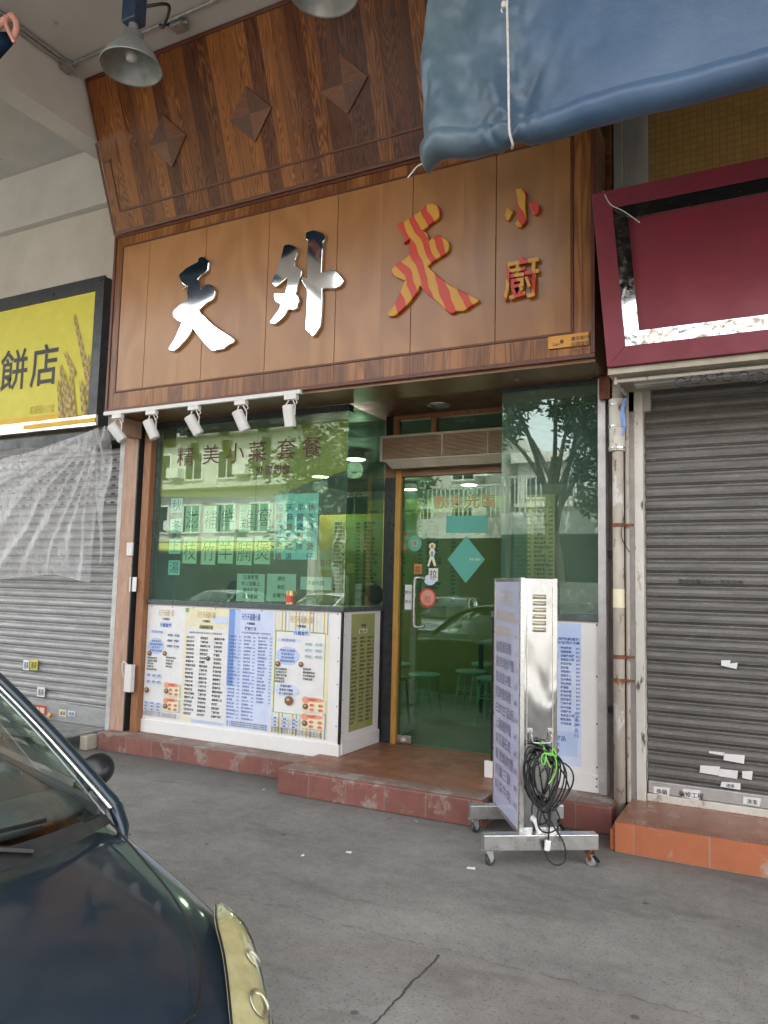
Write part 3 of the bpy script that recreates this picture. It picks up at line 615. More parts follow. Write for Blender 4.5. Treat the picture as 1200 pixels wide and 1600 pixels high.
# plastic sheet
cx_, cz_ = -5.72, 2.93
def pl(u, v):
    # u: 0 left .. 1 corner edge; v: 0 top .. 1 bottom
    ang = u; top = Vector((-9.2+(cx_+9.2)*u, 4.95+.16*u, 2.72+.21*u**3-.10*sin(pi*min(1, u*1.02))))
    bot = Vector((-9.2+(cx_+.02+9.2)*u, 5.10, 1.50+.03*sin(u*17)+.0*u))
    p = top.lerp(bot, v)
    k = sin((1-u)*17+v*3)*.02*(1-v*.4)+.012*sin(u*60+v*9)*v*v
    sag = -.06*sin(pi*v)*sin(pi*u)
    dx, dz = cx_-p.x, cz_+.02-p.z; ang = atan2(dz, dx); rad = sqrt(dx*dx+dz*dz)
    for a0, am, wd in ((1.50, .055, .030), (1.38, .045, .05), (1.22, .05, .035), (1.02, .04, .04), (.86, .05, .04), (.66, .035, .05), (.42, .05, .035), (.25, .04, .04), (.12, .04, .03)):
        k -= am*exp(-((ang-a0-.03*sin(rad*5+a0*9))/wd)**2)*min(1, rad*1.5)*exp(-rad*.55)*1.25
    return p+Vector((.0, k*min(1, v*4+.25)+sag, sin(u*31+v*5)*.006))
bm = grid(B(), pl, 200, 60)
def pl2(u, v):   # side flap hanging right of the corner
    return Vector((cx_+.04*u+.16*u*(1-abs(v-.35))*.9, 5.11+.03*sin(v*9+u*6), 2.93-(.9*u+.1)*v*1.35*1.0))
grid(bm, pl2, 10, 24)
tube(bm, [pl(k/60, .995)+Vector((0, -.004, 0)) for k in range(61)], .006, 5)
o = obj('plastic_sheet', bm, M['plastic'], smooth=True, label='clear crumpled plastic sheet hung from the bakery sign corner over the left shutter', cat='plastic sheet')

# right neighbour -----------------------------------------------------------
t = thing('roller_shutter', 'closed dark grey weathered roller shutter below the maroon sign', 'shutter', (.4, 5.3, .176))
XL = -.81
obj('slat_curtain', shutter(XL+.004, 2.6, .30, 2.96, 5.32), M['shut_dark'], t)
obj('bottom_rail', bx(XL+.01, 2.6, 5.285, 5.33, .225, .299), M['alu'], t, bev=.004)
obj('sill', bx(XL+.004, 2.6, 5.268, 5.33, .1765, .222), M['flaky'], t, bev=.004)
obj('guide_post', bx(-.866, XL, 5.24, 5.40, .1765, 2.955), M['flaky'], t, bev=.004)
obj('back_plate', bx(-.928, -.868, 5.27, 5.38, .17, 2.90), M['alu'], t, bev=.002)
for (px, py, wd, hg, s) in ((1134, 1037, .055, .045, ''), (1146, 1040, .05, .04, ''), (1147, 1185, .12, .052, ''), (1109, 1203, .12, .055, ''), (1138, 1209, .11, .05, ''), (1168, 1211, .06, .055, ''), (1141, 1227, .115, .04, '通渠'), (1120, 1177, .09, .02, ''), (1034, 1236, .10, .055, '換鎖'), (1080, 1241, .11, .06, '裝修工程'), (1175, 1252, .10, .05, '清潔')):
    yy = 5.283 if py > 1232 else 5.306; q = PY(px, py, yy); r_ = random.Random(px)
    bm = quad(B(), [(q.x-wd/2, yy, q.z-hg/2+r_.uniform(0, .01)), (q.x+wd/2-r_.uniform(0, .012), yy, q.z-hg/2), (q.x+wd/2, yy, q.z+hg/2), (q.x-wd/2+r_.uniform(0, .01), yy, q.z+hg/2-r_.uniform(0, .01))])
    if s: text(bm, s, (q.x, yy-.001, q.z-hg*.3), hg*.6, mi=1, anchor='c', off=.01)
    obj('sticker', bm, [M['paper'], M['ink']], t, label='torn white paper sticker on the grey shutter')
bm = B(); q = PY(1060, 907, 5.306); text(bm, '電話安裝:72322 清洗冷氣', (q.x, 5.306, q.z-.02), .035, off=.01); obj('stencil_text', bm, mat('faint_stencil', (.05, .048, .045)), t)
# cylinders: red box sign
YR = 4.70
t = thing('maroon_sign', 'blank maroon sign box with inner polished steel frame over the right shutter', 'sign', (.4, 4.9, 2.82))
q0, q1 = PY(962, 578, YR), PY(928, 305, YR)
xl, zb, zt = -.93, q0.z+.03, 3.985
lean = .14
def RP(x, z, o=0): return Vector((x-(.09*(z-zb)/(zt-zb) if x < 0 else 0), YR-o-.0*(z-zb), z))
def rprism(pts, o, th): return prism(B(), [RP(x, z, o) for x, z in pts], (0, 1, 0), th)
obj('sign_box', rprism([(xl+.01, zb), (2.6, zb), (2.6, zt-.02), (xl+.01, zt-.02)], -.015, .40), M['maroon'], t)
F = .115
def ringframe(x0, z0, z1, wdt, o, th):
    bm = B()
    for pts in ([(x0, z0), (2.6, z0), (2.6, z0+wdt), (x0+wdt, z0+wdt)], [(x0, z1), (x0+wdt, z1-wdt), (2.6, z1-wdt), (2.6, z1)], [(x0, z0), (x0+wdt, z0+wdt), (x0+wdt, z1-wdt), (x0, z1)]):
        prism(bm, [RP(x, z, o) for x, z in pts], (0, 1, 0), th)
    return bm
obj('outer_frame', ringframe(xl, zb-.01, zt, .118, .012, .03), M['maroon'], t, bev=.003)
o1 = ringframe(xl+.119, zb+.109, zt-.119, .085, .008, .02)
b = NB('mottled_polished_steel'); n = b.noise(b.pos((1, 1, 1)), 3.2, 3, .55, .5); d = b.noise(b.pos(), 16, 6, .7); b.bump(n, .38, .06)
obj('polished_frame', o1, b.set(Base_Color=b.mix(b.mr(d, .52, .62), (.72, .71, .68), (.30, .27, .23)), Roughness=b.mr(d, .4, .65, .06, .3), Metallic=1.), t)
bm = bx(xl+.0, 2.6, YR+.02, 5.2, zb-.05, zb-.012); obj('underside', bm, M['beige'], t)
bm = B(); tube(bm, smooth_path([RP(-.86, zt+.01, .0), RP(-.82, zt-.10, .03), RP(-.74, zt-.17, .035), RP(-.66, zt-.25, .02)], 5), .004, 5)
obj('twine', bm, M['rope'], t)
# rods, chain and cloths under the sign
t = thing('hanging_rail', 'white painted rail with wire links slung under the maroon sign', 'rail', (.4, 5.0, 2.75))
z_ = zb-.075
bm = B(); tube(bm, [(-.90, 4.80, z_), (2.6, 4.80, z_)], .012, 8); obj('rod', bm, M['flaky'], t)
bm = bx(-.80, 2.6, 4.86, 4.94, z_-.02, z_+.03); obj('channel', bm, M['alu'], t, bev=.004)
bm = B(); tube(bm, [(-.90, 4.80, z_-.02), (-.90, 4.80, z_+.09)], .01, 8); tube(bm, [(-.90, 4.80, z_), (-.90, 5.2, z_)], .012, 8); obj('bracket', bm, M['flaky'], t)
bm = B()
for k in range(22):
    cx = -.52+k*.085; cz = z_-.045+.02*sin(k*.8)
    tube(bm, [(cx+.03*cos(a*pi/6), 4.80, cz+.03*sin(a*pi/6)) for a in range(13)], .0035, 5, cap=False)
    tube(bm, [(cx+.03, 4.80, cz), (cx+.055, 4.80, cz+.01)], .0035, 5)
obj('wire_links', bm, M['darkgrey'], t)
bm = B(); tube(bm, smooth_path([(-.885, 5.05, 2.74), (-.90, 5.03, 2.66), (-.895, 5.04, 2.56), (-.90, 5.03, 2.5)], 5), [.012]*6+[.016]*5+[.008]*5, 7)
obj('cloth_strip', bm, M['midblue'], t)
# pipes
t = thing('drain_pipe', 'stained white drain pipe with a fat banded sleeve beside the right shutter', 'pipe', (-.955, 5.17, 0))
bm = B(); tube(bm, [(-.957, 5.17, .0), (-.957, 5.17, 1.1), (-.957, 5.17, 2.95)], .036, 16); obj('pipe', bm, M['pipe'], t, smooth=True)
bm = B(); tube(bm, [(-.962, 5.17, 2.42), (-.962, 5.17, 2.77)], .052, 18); obj('sleeve', bm, M['flaky'], t, bev=.003)
for zz in (2.44, 2.585, 2.73):
    bm = lathe(B(), [(.053, -.006), (.058, -.006), (.058, .006), (.053, .006)], (-.962, 5.17, zz), 18); obj('band', bm, M['steel_br'], t)
for zz in (1.93, 1.08, .93):
    bm = lathe(B(), [(.037, -.012), (.042, -.012), (.042, .012), (.037, .012)], (-.957, 5.17, zz), 16); box(bm, -.915, -.86, 5.165, 5.175, zz-.008, zz+.008); obj('clamp', bm, M['rust'], t)
q = PY(966, 935, 5.13)
bm = lathe(B(), [(.0372, -.06), (.0372, .06)], (-.957, 5.17, q.z), 16); obj('paper_label', bm, M['cream'], t)
bm = B(); tube(bm, smooth_path([(-.915, 5.15, 2.0), (-.93, 5.13, 1.86), (-.90, 5.14, 1.78), (-.88, 5.14, 1.75)], 5), .003, 5); obj('wire', bm, M['black'], t)
bm = B(); tube(bm, [(-.905, 5.2, .17), (-.905, 5.2, 1.0), (-.905, 5.2, 2.9)], .014, 10)
obj('thin_pipe', bm, M['pipe'], label='thin rusty pipe just right of the fat drain pipe', cat='pipe')
# orange step
t = thing('tiled_step', 'bright orange tiled step under the grey shutter at the right', 'step', (.4, 4.9, 0))
bm = bx(-.905, 2.6, 4.715, 5.40, 0, .172); box(bm, -.935, -.906, 4.74, 5.0, 0, .12); obj('riser', bm, M['orange'], t, bev=.006)
obj('tread', bx(-.90, 2.6, 4.712, 5.40, .1725, .1765), M['orangetop'], t)
# ================================================================== KERB, PORCH
t = thing('tiled_kerb', 'worn red tiled raised kerb running below the menu counter', 'kerb', (-4.3, 5.1, 0))
obj('riser', bx(-5.44, -3.262, 5.045, 5.30, 0, KL-.004), M['kerb'], t, bev=.008)
obj('tread', bx(-5.44, -3.262, 5.042, 5.99, KL-.0035, KL), M['kerbtop'], t)
t = thing('entrance_step', 'red and brown tiled step projecting in front of the glass door', 'step', (-2.5, 5.2, 0))
obj('riser', bx(-3.262, -1.70, 4.705, 5.30, 0, KR-.004), M['kerb'], t, bev=.012)
obj('tread', bx(-3.260, -1.705, 4.708, 6.1, KR-.0035, KR), M['porch'], t)
obj('worn_nosing', bx(-3.258, -1.707, 4.706, 4.86, KR+.0002, KR+.0022), M['kerbtop'], t)
t = thing('tiled_kerb', 'short dark red tiled kerb end behind the trolley sign', 'kerb', (-1.3, 5.2, 0))
obj('riser', bx(-1.699, -.975, 5.0, 5.30, 0, KR-.004), M['kerb'], t, bev=.012)
obj('tread', bx(-1.699, -.99, 5.003, 6.0, KR-.0035, KR), M['kerbtop'], t)

# ================================================================== POSTS AT THE LEFT OF THE WINDOW
t = thing('timber_post', 'faded pinkish timber post between the left shutter and the shop window', 'post', (-5.38, 5.25, 0))
obj('post', bx(-5.462, -5.288, 5.20, 5.40, .12, 2.86), M['wood_pale'], t, bev=.004)
obj('gap_shade_strip', bx(-5.286, -5.272, 5.19, 5.40, .12, 2.95), M['darkgrey'], t)  # dark strip put in for the shade of the gap between the posts
a = PY(203, 858, 5.19); bm = bx(a.x-.03, a.x+.045, 5.175, 5.199, a.z-.06, a.z+.06); obj('switch_plate', bm, M['whitepl'], t, bev=.003)
a = PY(206, 912, 5.19); obj('notice', bx(a.x-.035, a.x+.05, 5.194, 5.199, a.z-.07, a.z+.06), M['paper'], t)
a = PY(199, 1060, 5.15); bm = bx(a.x-.04, a.x+.04, 5.15, 5.199, a.z-.12, a.z+.12); tube(bm, smooth_path([(a.x-.03, 5.17, a.z+.12), (a.x-.07, 5.16, a.z+.14), (a.x-.09, 5.17, a.z+.08), (a.x-.085, 5.19, a.z+.0)], 5), .007, 6)
obj('pull_box', bm, M['whitepl'], t, bev=.003)
obj('timber_post', bx(-5.238, -5.152, 5.22, 5.36, KL, 2.955), M['wood_post'], bev=.004, label='reddish brown varnished timber post at the left edge of the shop window', cat='post')
obj('timber_block', bx(-5.36, -5.25, 4.95, 5.19, 2.80, 2.955), M['wood_pale'], bev=.004, label='weathered timber block under the left end of the shop sign behind the lights', cat='timber block')

# ================================================================== MENU COUNTER (left)
t = thing('menu_counter', 'white boarded counter front below the large shop window, covered with menus', 'counter', (-4.1, 5.5, KL))
obj('front_board', bx(-5.146, -3.093, Y0, Y0+.02, .262, 1.285), M['white'], t)
obj('side_board', bx(-3.113, -3.093, Y0+.0205, 5.92, .29, 1.285), M['white'], t)
bm = bx(-5.152, -3.088, Y0-.014, Y0+.02, KL+.002, .262); obj('skirting', bm, M['white'], t, bev=.003)
obj('side_skirting', bx(-3.1, -3.079, Y0+.021, 5.925, KR+.002, .288), M['white'], t, bev=.003)
obj('corner_trim', bx(-3.104, -3.086, Y0-.008, Y0+.012, .264, 1.284), M['black'], t, bev=.002)
obj('rear_trim', bx(-3.096, -3.083, 5.925, 5.945, .19, 1.284), M['black'], t)
obj('ledge', bx(-5.15, -3.075, Y0-.022, Y0+.25, 1.2855, 1.325), M['ledge'], t, bev=.003)
obj('side_ledge', bx(-3.3, -3.077, Y0+.2505, 5.94, 1.286, 1.325), M['ledge'], t, bev=.003)
bm = B()
for k in range(9):
    for z in (1.265,): disc(bm, (-5.10+k*.245, Y0-.0008, z), (1, 0, 0), (0, 0, 1), .006, .006, 8)
for z in (.4, .55, .72, .9, 1.08): disc(bm, (-3.125, Y0-.0008, z), (1, 0, 0), (0, 0, 1), .005, .005, 8)
for yy in (5.32, 5.88):
    for z in (.35, .6, .85, 1.1, 1.25): disc(bm, (-3.0925, yy, z), (0, 1, 0), (0, 0, 1), .005, .005, 8)
obj('screws', bm, M['black'], t)

# menus --------------------------------------------------------------------
MT = ['paper', 'ink', 'cream', 'paleblue', 'midblue', 'lightblue', 'salmon', 'olive', 'leaf', 'food', 'grey', 'ink_blue', 'ink_red', 'tan']
MI = {k: i for i, k in enumerate(MT)}
MM_ = [M[k] for k in MT]
class Board:
    """flat sheet lying in a vertical plane; u to the right, v up, layers 0.4 mm apart"""
    def __init__(s, o, right, base='paper', w=1, h=1):
        s.bm = B(); s.o = Vector(o); s.r = Vector(right); s.n = s.r.cross(Vector((0, 0, 1))); s.k = 0; s.w = w; s.h = h; s.rect(0, 0, w, h, base)
    def P(s, u, v, k=None): return s.o+s.r*u+Vector((0, 0, v))+s.n*(.0004*((s.k if k is None else k)+1))
    def rect(s, u0, v0, u1, v1, c): quad(s.bm, [s.P(u0, v0), s.P(u1, v0), s.P(u1, v1), s.P(u0, v1)], MI[c]); s.k += 1
    def blob(s, u, v, ru, rv, c, n=18, wob=0):
        f = s.bm.faces.new([s.bm.verts.new(s.P(u+cos(2*pi*k/n)*ru*(1+wob*sin(k*2.6)), v+sin(2*pi*k/n)*rv*(1+wob*sin(k*2.6)))) for k in range(n)]); f.material_index = MI[c]; s.k += 1
    def txt(s, st, u, v, h, c='ink', w=None, off=.02, anchor='l'): text(s.bm, st, s.P(u, v, s.k+1), h, s.r, w=w, off=off, mi=MI[c], anchor=anchor)
    def rows(s, u0, u1, vt, vb, n, seed, h, c='ink', price=True, off=.03):
        r = random.Random(seed); d = (vt-vb)/n
        for i in range(n):
            st = r.choice(DISH)[:r.choice((4, 4, 5, 5))]; v = vt-d*(i+.75)
            s.txt(st, u0, v, h, c, off=off)
            if price: s.txt('$'+str(r.choice((38, 42, 45, 48, 52, 58, 68))), u1, v, h*.9, c, off=off, anchor='r')
    def dish(s, u, v, r):
        s.blob(u, v, r*1.15, r, 'grey'); s.blob(u, v, r, r*.85, 'food', wob=.06); s.blob(u-r*.25, v+r*.2, r*.4, r*.3, 'tan')
    def done(s, name, label, cat, group=None): return obj(name, s.bm, MM_, label=label, cat=cat, group=group, origin=s.o)
zt_, zb_ = 1.272, .285
xs = [-5.14, -4.70, -4.215, -3.745, -3.20]
def head(b, w, seed, blue=False):
    b.txt('天外天餐廳小廚', w*.5, b.h-.085, .062, 'tan' if not blue else 'ink_blue', w=w*.42, anchor='c', off=.01)
    b.txt('外賣電話', w*.5, b.h-.125, .022, 'ink', anchor='c')
def infographic(b, w, seed, stripes):
    r = random.Random(seed); H = b.h
    if stripes:
        b.rect(0, 0, w, H, 'cream')
        for k in range(16):
            u = w*(k+.2)/16; c = ('paleblue', 'lightblue', 'tan', 'midblue')[k % 4]
            for (v0, v1) in ((0, H*.2), (H*.82, H)): quad(b.bm, [b.P(u, v0), b.P(u+w*.022, v0), b.P(u+w*.022, v1), b.P(u, v1)], MI[c])
        b.k += 1; b.rect(w*.03, H*.17, w*.93, H*.84, 'leaf'); b.rect(w*.05, H*.175, w*.92, H*.83, 'paper')
    head(b, w, seed)
    b.rect(w*.36, H-.19, w*.66, H-.145, 'paleblue'); b.txt('外賣套餐', w*.5, H-.185, .034, 'ink_blue', anchor='c')
    b.blob(w*.28, H-.235, w*.24, .018, 'lightblue'); b.txt('豬扒雞扒牛扒', w*.28, H-.243, .022, 'ink_blue', anchor='c')
    b.blob(w*.27, H-.36, w*.22, .075, 'paleblue', wob=.03)
    for k in range(4): b.txt(r.choice(DISH)+r.choice(DISH)[:2], w*.27, H-.325-k*.028, .021, 'ink_blue', anchor='c')
    b.dish(w*.10, H-.43, .026)
    for i in range(3):
        for j in range(2):
            u, v = w*(.64+j*.18), H-.255-i*.048; b.blob(u, v, w*.075, .017, 'lightblue' if seed % 2 else 'cream'); b.txt(r.choice(DISH)[:3], u, v-.008, .020, 'leaf' if stripes else 'ink', anchor='c')
    b.dish(w*.52, H-.42, .024)
    for k in range(5): b.txt(r.choice(DISH)+r.choice(DISH)[:1], w*.06, H-.475-k*.025, .019)
    for k in range(4): b.txt(r.choice(DISH)+r.choice(DISH)[:1], w*.56, H-.46-k*.026, .019)
    if stripes:
        b.blob(w*.27, H-.63, w*.22, .055, 'lightblue', wob=.03)
        for k in range(3): b.txt(r.choice(DISH)+r.choice(DISH)[:1], w*.27, H-.61-k*.03, .022, 'ink', anchor='c')
        b.dish(w*.33, H-.715, .042)
    else:
        for i in range(2):
            for j in range(3): b.blob(w*(.12+j*.14), H-.62-i*.055, w*.05, .02, 'lightblue'); b.txt('套餐', w*(.12+j*.14), H-.628-i*.055, .018, 'ink_blue', anchor='c')
        b.dish(w*.09, H-.755, .028)
    for blk in range(2):
        v0 = H-.70-blk*.13; b.rect(w*.56, v0-.085, w*.97, v0+.03, 'cream'); b.blob(w*.63, v0+.005, w*.07, .028, 'salmon'); b.blob(w*.76, v0+.012, w*.19, .018, 'salmon')
        b.txt('火鍋套餐', w*.66, v0+.003, .022, 'ink_red')
        for i in range(2):
            for j in range(2): b.blob(w*(.74+j*.15), v0-.03-i*.035, w*.045, .013, 'salmon'); b.txt('肥牛', w*(.74+j*.15), v0-.037-i*.035, .017, 'ink_red', anchor='c')
        b.dish(w*.63, v0-.045, .026)
    for i in range(3):
        for j in range(3): b.blob(w*(.1+j*.17), H-.86-i*.028, w*.06, .012, 'lightblue'); b.txt('凍飲', w*(.1+j*.17), H-.866-i*.028, .016, 'ink_blue', anchor='c')
    for k in range(3): b.txt('營業時間由早上至晚上每位加收茶位費', w*.04, .045-k*.014+.0, .013, 'ink', w=w*.9, off=.0)
W_ = [xs[i+1]-xs[i]-.006 for i in range(4)]; H_ = zt_-zb_
b = Board((xs[0], Y0, zb_), (1, 0, 0), 'paper', W_[0], H_); infographic(b, W_[0], 3, False); b.done('menu_poster', 'pale menu poster with blue bubbles and salmon set-meal blocks, leftmost on the counter front', 'poster', 'menu posters on the counter')
b = Board((xs[1], Y0, zb_), (1, 0, 0), 'cream', W_[1], H_); b.rect(.03, 0.03, W_[1]-.0, H_-.17, 'paper'); b.rect(0, H_-.06, .045, H_, 'lightblue'); b.rect(0.0, H_-.045, .04, H_-.01, 'leaf')
head(b, W_[1], 1); b.rect(W_[1]*.35, H_-.185, W_[1]*.66, H_-.15, 'olive'); b.txt('小菜炒粉麵飯', W_[1]*.5, H_-.18, .026, 'ink', anchor='c'); b.rect(W_[1]*.66, H_-.13, W_[1]*.98, H_-.07, 'lightblue')
b.txt('歡迎預訂酒席另有多款時令小菜敬請留意', W_[1]*.12, H_-.225, .016, 'ink', w=W_[1]*.75, off=0)
for j, u in enumerate((.06, .38, .70)): b.rows(W_[1]*u, 0, H_-.245, .055, 20, 11+j, .0225, price=False, off=.02)
b.dish(W_[1]*.58, H_*.56, .022); b.rect(W_[1]*.25, .004, W_[1]*.98, .028, 'paleblue')
b.done('menu_poster', 'cream menu sheet with three bold black columns of dish names', 'poster', 'menu posters on the counter')
b = Board((xs[2], Y0, zb_), (1, 0, 0), 'lightblue', W_[2], H_)
for k in range(7): b.rect(0, H_*.35+k*.0, W_[2]*(.26-.03*k), H_, 'paleblue' if k < 3 else 'midblue') if k in (0, 4) else None
b.rect(W_[2]*.85, 0, W_[2], H_*.7, 'lightblue'); head(b, W_[2], 2, True)
b.txt('粥粉麵飯', W_[2]*.5, H_-.17, .03, 'ink_blue', anchor='c'); b.txt('另加收外賣盒費每個一元自選配料', W_[2]*.3, H_-.20, .016, 'ink', w=W_[2]*.65, off=0)
for j, (u, v) in enumerate(((.03, .30), (.36, .62), (.68, .99))): b.rows(W_[2]*u, W_[2]*v, H_-.215, .07 if j < 2 else .22, 24 if j < 2 else 20, 21+j, .0185, 'ink_blue', off=.008)
for k in range(3): b.txt('以上價目如有更改恕不另行通知多謝惠顧', W_[2]*.04, .045-k*.016, .014, 'ink', w=W_[2]*.9, off=0)
b.done('menu_poster', 'blue tinted menu sheet with three columns of small dish names and prices', 'poster', 'menu posters on the counter')
b = Board((xs[3], Y0, zb_), (1, 0, 0), 'cream', W_[3], H_); infographic(b, W_[3], 5, True); b.done('menu_poster', 'striped menu poster with round dish photos beside the counter corner', 'poster', 'menu posters on the counter')
b = Board((-3.093, 5.42, .335), (0, 1, 0), 'olive', .40, .93); b.txt('天外天餐廳小廚', .2, .86, .055, 'leaf', w=.2, anchor='c'); b.txt('外賣電話', .2, .825, .022, anchor='c'); b.rect(.13, .77, .27, .805, 'cream'); b.txt('晚飯小菜', .2, .775, .028, 'ink', anchor='c')
for j, (u, v) in enumerate(((.02, 0), (.15, 0), (.27, .39))): b.rows(u, v, .75, .05, 22, 31+j, .0195, off=.02, price=j == 2)
for k in range(5):
    u0 = .1+.055*k; v0 = .0+.1*k; quad(b.bm, [b.P(u0, v0), b.P(u0+.004, v0), b.P(u0+.034, v0+.5), b.P(u0+.03, v0+.5)], MI['leaf'])
b.dish(.35, .42, .022); b.rect(.29, .015, .38, .045, 'leaf')
b.done('menu_poster', 'olive green menu sheet on the side of the counter facing the doorway', 'poster', 'menu posters on the counter')

# ================================================================== LEFT WINDOW
t = thing('shop_window', 'large green-tinted glass corner window above the menu counter', 'window', (-4.1, 5.4, 1.325))
ZG0, ZG1 = 1.326, 2.952
obj('glass_pane', bx(-5.13, -4.005, 5.30, 5.308, ZG0, ZG1), M['glass'], t)
obj('glass_pane', bx(-4.003, -3.098, 5.30, 5.308, ZG0, ZG1), M['glass'], t)
obj('side_glass', bx(-3.106, -3.098, 5.3085, 5.94, ZG0, ZG1), M['glass_door'], t)
obj('head_frame', bx(-5.152, -3.09, 5.282, 5.36, 2.90, 2.957), M['darkgrey'], t)
obj('jamb', bx(-5.151, -5.131, 5.285, 5.33, ZG0, 2.8995), M['ledge'], t)
obj('reflected_band', (lambda bm: quad(bm, [(-5.10, 5.3105, 2.27), (-3.9, 5.3105, 2.22), (-3.11, 5.3105, 2.42), (-3.11, 5.3105, 2.84), (-5.10, 5.3105, 2.80)]))(B()), M['film'], t, label='yellow-green awning reflection painted across the top of the window')  # reflected awning painted as a flat tinted band
bm = B(); chars = '精美小菜套餐'; xs_ = [PY(p, 700, 5.298).x for p in (290, 330, 368, 402, 447, 487)]
for c, x in zip(chars, xs_): text(bm, c, (x, 5.2985, 2.555), .19, off=-.004, anchor='c', w=.19, res=2)
text(bm, '外賣到會', (PY(400, 735, 5.298).x, 5.2985, 2.42), .09, off=0, anchor='l')
obj('window_lettering', bm, M['ink_red'] if 0 else mat('dark_red_vinyl', (.10, .022, .015)), t)
# papers on the inside of the glass
YP = 5.325
rows = [('滋補鮮雞窩', 2.055, 'paper_green'), ('枝竹羊腩煲', 1.775, 'paper_green')]
for row, z, m_ in rows:
    for k, c in enumerate(row):
        px = (300, 329, 356, 385, 413)[k]; x = PY(px, 820, YP).x+(.0 if z > 1.9 else -.012); jit = random.uniform(-.012, .012)
        bm = quad(B(), [(x-.082, YP, z-.115+jit), (x+.082, YP, z-.118+jit), (x+.084, YP, z+.118+jit), (x-.080, YP, z+.120+jit)])
        text(bm, c, (x, YP-.001, z-.07+jit), .18, off=-.008, mi=1, anchor='c', w=.14, res=2)
        obj('paper_sheet', bm, [M[m_], M['ink_brown']], label=('green paper, %s from left in the %s row, written with %s' % (('first', 'second', 'third', 'fourth', 'fifth')[k], 'upper' if z > 1.9 else 'lower', c)), cat='paper', group='green paper sheets in the window')
for k, (c, px, py) in enumerate((('秋', 276, 790), ('冬', 275, 822), ('上', 273, 854), ('湯', 272, 887))):
    q = PY(px, py, YP); bm = bx(q.x-.068, q.x+.068, YP, YP+.0008, q.z-.066, q.z+.066); text(bm, c, (q.x, YP-.001, q.z-.04), .115, off=.003, mi=1, anchor='c', res=2)
    obj('paper_sheet', bm, [M['paper_cyan'], M['ink_blue']], label='turquoise paper, %s of the column at the window left, written with %s' % (('topmost', 'second', 'third', 'lowest')[k], c), cat='paper', group='turquoise paper sheets in the window')
a, b_ = PY(427, 874, YP), PY(498, 770, YP)
bm = bx(a.x, b_.x, YP+.003, YP+.004, a.z, b_.z)
for j, s in enumerate(('秋冬時令煲仔', '羊腩煲例牌', '天麻燉魚頭湯', '招牌椰子雞鍋')):
    for k, c in enumerate(s): text(bm, c, (b_.x-.07-j*.105, YP+.001, b_.z-.14-k*.082), .068, mi=1 if (j+k) % 4 else 2, anchor='c', off=.005)
obj('window_poster', bm, [M['poster_cyan'], M['ink_blue'], M['ink_red']], label='large sky-blue poster with handwritten columns inside the shop window', cat='poster')
for (x0, y0, x1, y1, s, lb) in ((369, 939, 414, 897, ('營業時間', '早上至晚上', '電話訂座', '多謝惠顧'), 'white opening notice low in the window, left of the drink can'), (416, 939, 463, 897, ('請勿', '吸煙', '自備外食'), 'white notice low in the window behind the drink can'), (469, 921, 518, 902, ('多謝光臨',), 'small white notice strip low in the window, right of the drink can')):
    a, b_ = PY(x0, y0, YP), PY(x1, y1, YP); bm = bx(a.x, b_.x, YP, YP+.0008, a.z, b_.z); n = len(s)
    for k, q in enumerate(s): text(bm, q, ((a.x+b_.x)/2, YP-.001, b_.z-(k+.8)*(b_.z-a.z)/(n+.3)), .04, mi=1, anchor='c', off=.01)
    obj('paper_notice', bm, [M['paper'], M['ink']], label=lb, cat='notice')
a, b_ = PY(497, 890, YP), PY(521, 860, YP); obj('photo_print', (lambda bm: (text(bm, '煲仔', ((a.x+b_.x)/2, YP-.001, a.z+.03), .06, mi=1, anchor='c'), bm)[1])(bx(a.x, b_.x, YP, YP+.001, a.z, b_.z)), [M['tan'], M['ink_red']], label='small tan food picture at the right of the sky-blue poster', cat='picture')
# drink can on the ledge
q = PY(454, 942, 5.285)
t = thing('drink_can', 'red and gold drink can standing on the counter ledge', 'can', (q.x, 5.275, 1.325), local=True)
obj('can_body', lathe(B(), [(0, 0), (.027, 0), (.033, .006), (.033, .112), (.027, .12), (0, .12)], n=24), mat('can_cream', (.62, .48, .26), (.55, .40, .2), .3, .5), t, smooth=False)
obj('label_band', lathe(B(), [(.0334, .02), (.0334, .075)], n=24), M['ink_red'], t)
bm = B(); [text(bm, c, (-.012, -.0345, .085-k*.022), .024, mi=0, off=.01) for k, c in enumerate('涼茶')]; obj('can_lettering', bm, M['gold'], t)

# ================================================================== DOORWAY
YD = 5.97
t = thing('glass_door', 'green-tinted frameless glass door with pull stickers and a steel handle', 'door', (-2.4, YD, KR))
obj('door_pane', bx(-2.93, -1.99, YD, YD+.012, KR+.012, 2.44), M['glass_door'], t)
a = PY(640, 1158, YD-.01); obj('hinge_patch', bx(-2.93, -2.80, YD-.012, YD+.024, KR+.014, KR+.075), M['steel_br'], t, bev=.004)
obj('patch_badge', bx(-2.885, -2.845, YD-.0145, YD-.0122, KR+.03, KR+.055), M['white'], t, bev=.004)
h0, h1 = PY(647, 978, YD-.05), PY(648, 908, YD-.05)
hx = (h0.x+h1.x)/2
bm = B(); tube(bm, smooth_path([(hx+.07, YD, h1.z+.02), (hx+.02, YD-.045, h1.z+.03), (hx, YD-.055, h1.z-.02), (hx, YD-.055, h0.z+.04), (hx+.02, YD-.045, h0.z-.01), (hx+.07, YD, h0.z)], 6), .012, 12)
obj('handle', bm, M['steel_br'], t, smooth=True)
bm = B(); x0 = PY(678, 785, YD-.002); 
for k, c in enumerate('歡迎光臨'): q = PY(688+k*25, 790, YD-.002); text(bm, c, (q.x, YD-.002, x0.z-.045), .125, off=.012, anchor='c', res=2)
obj('welcome_lettering', bm, M['goldink'], t)
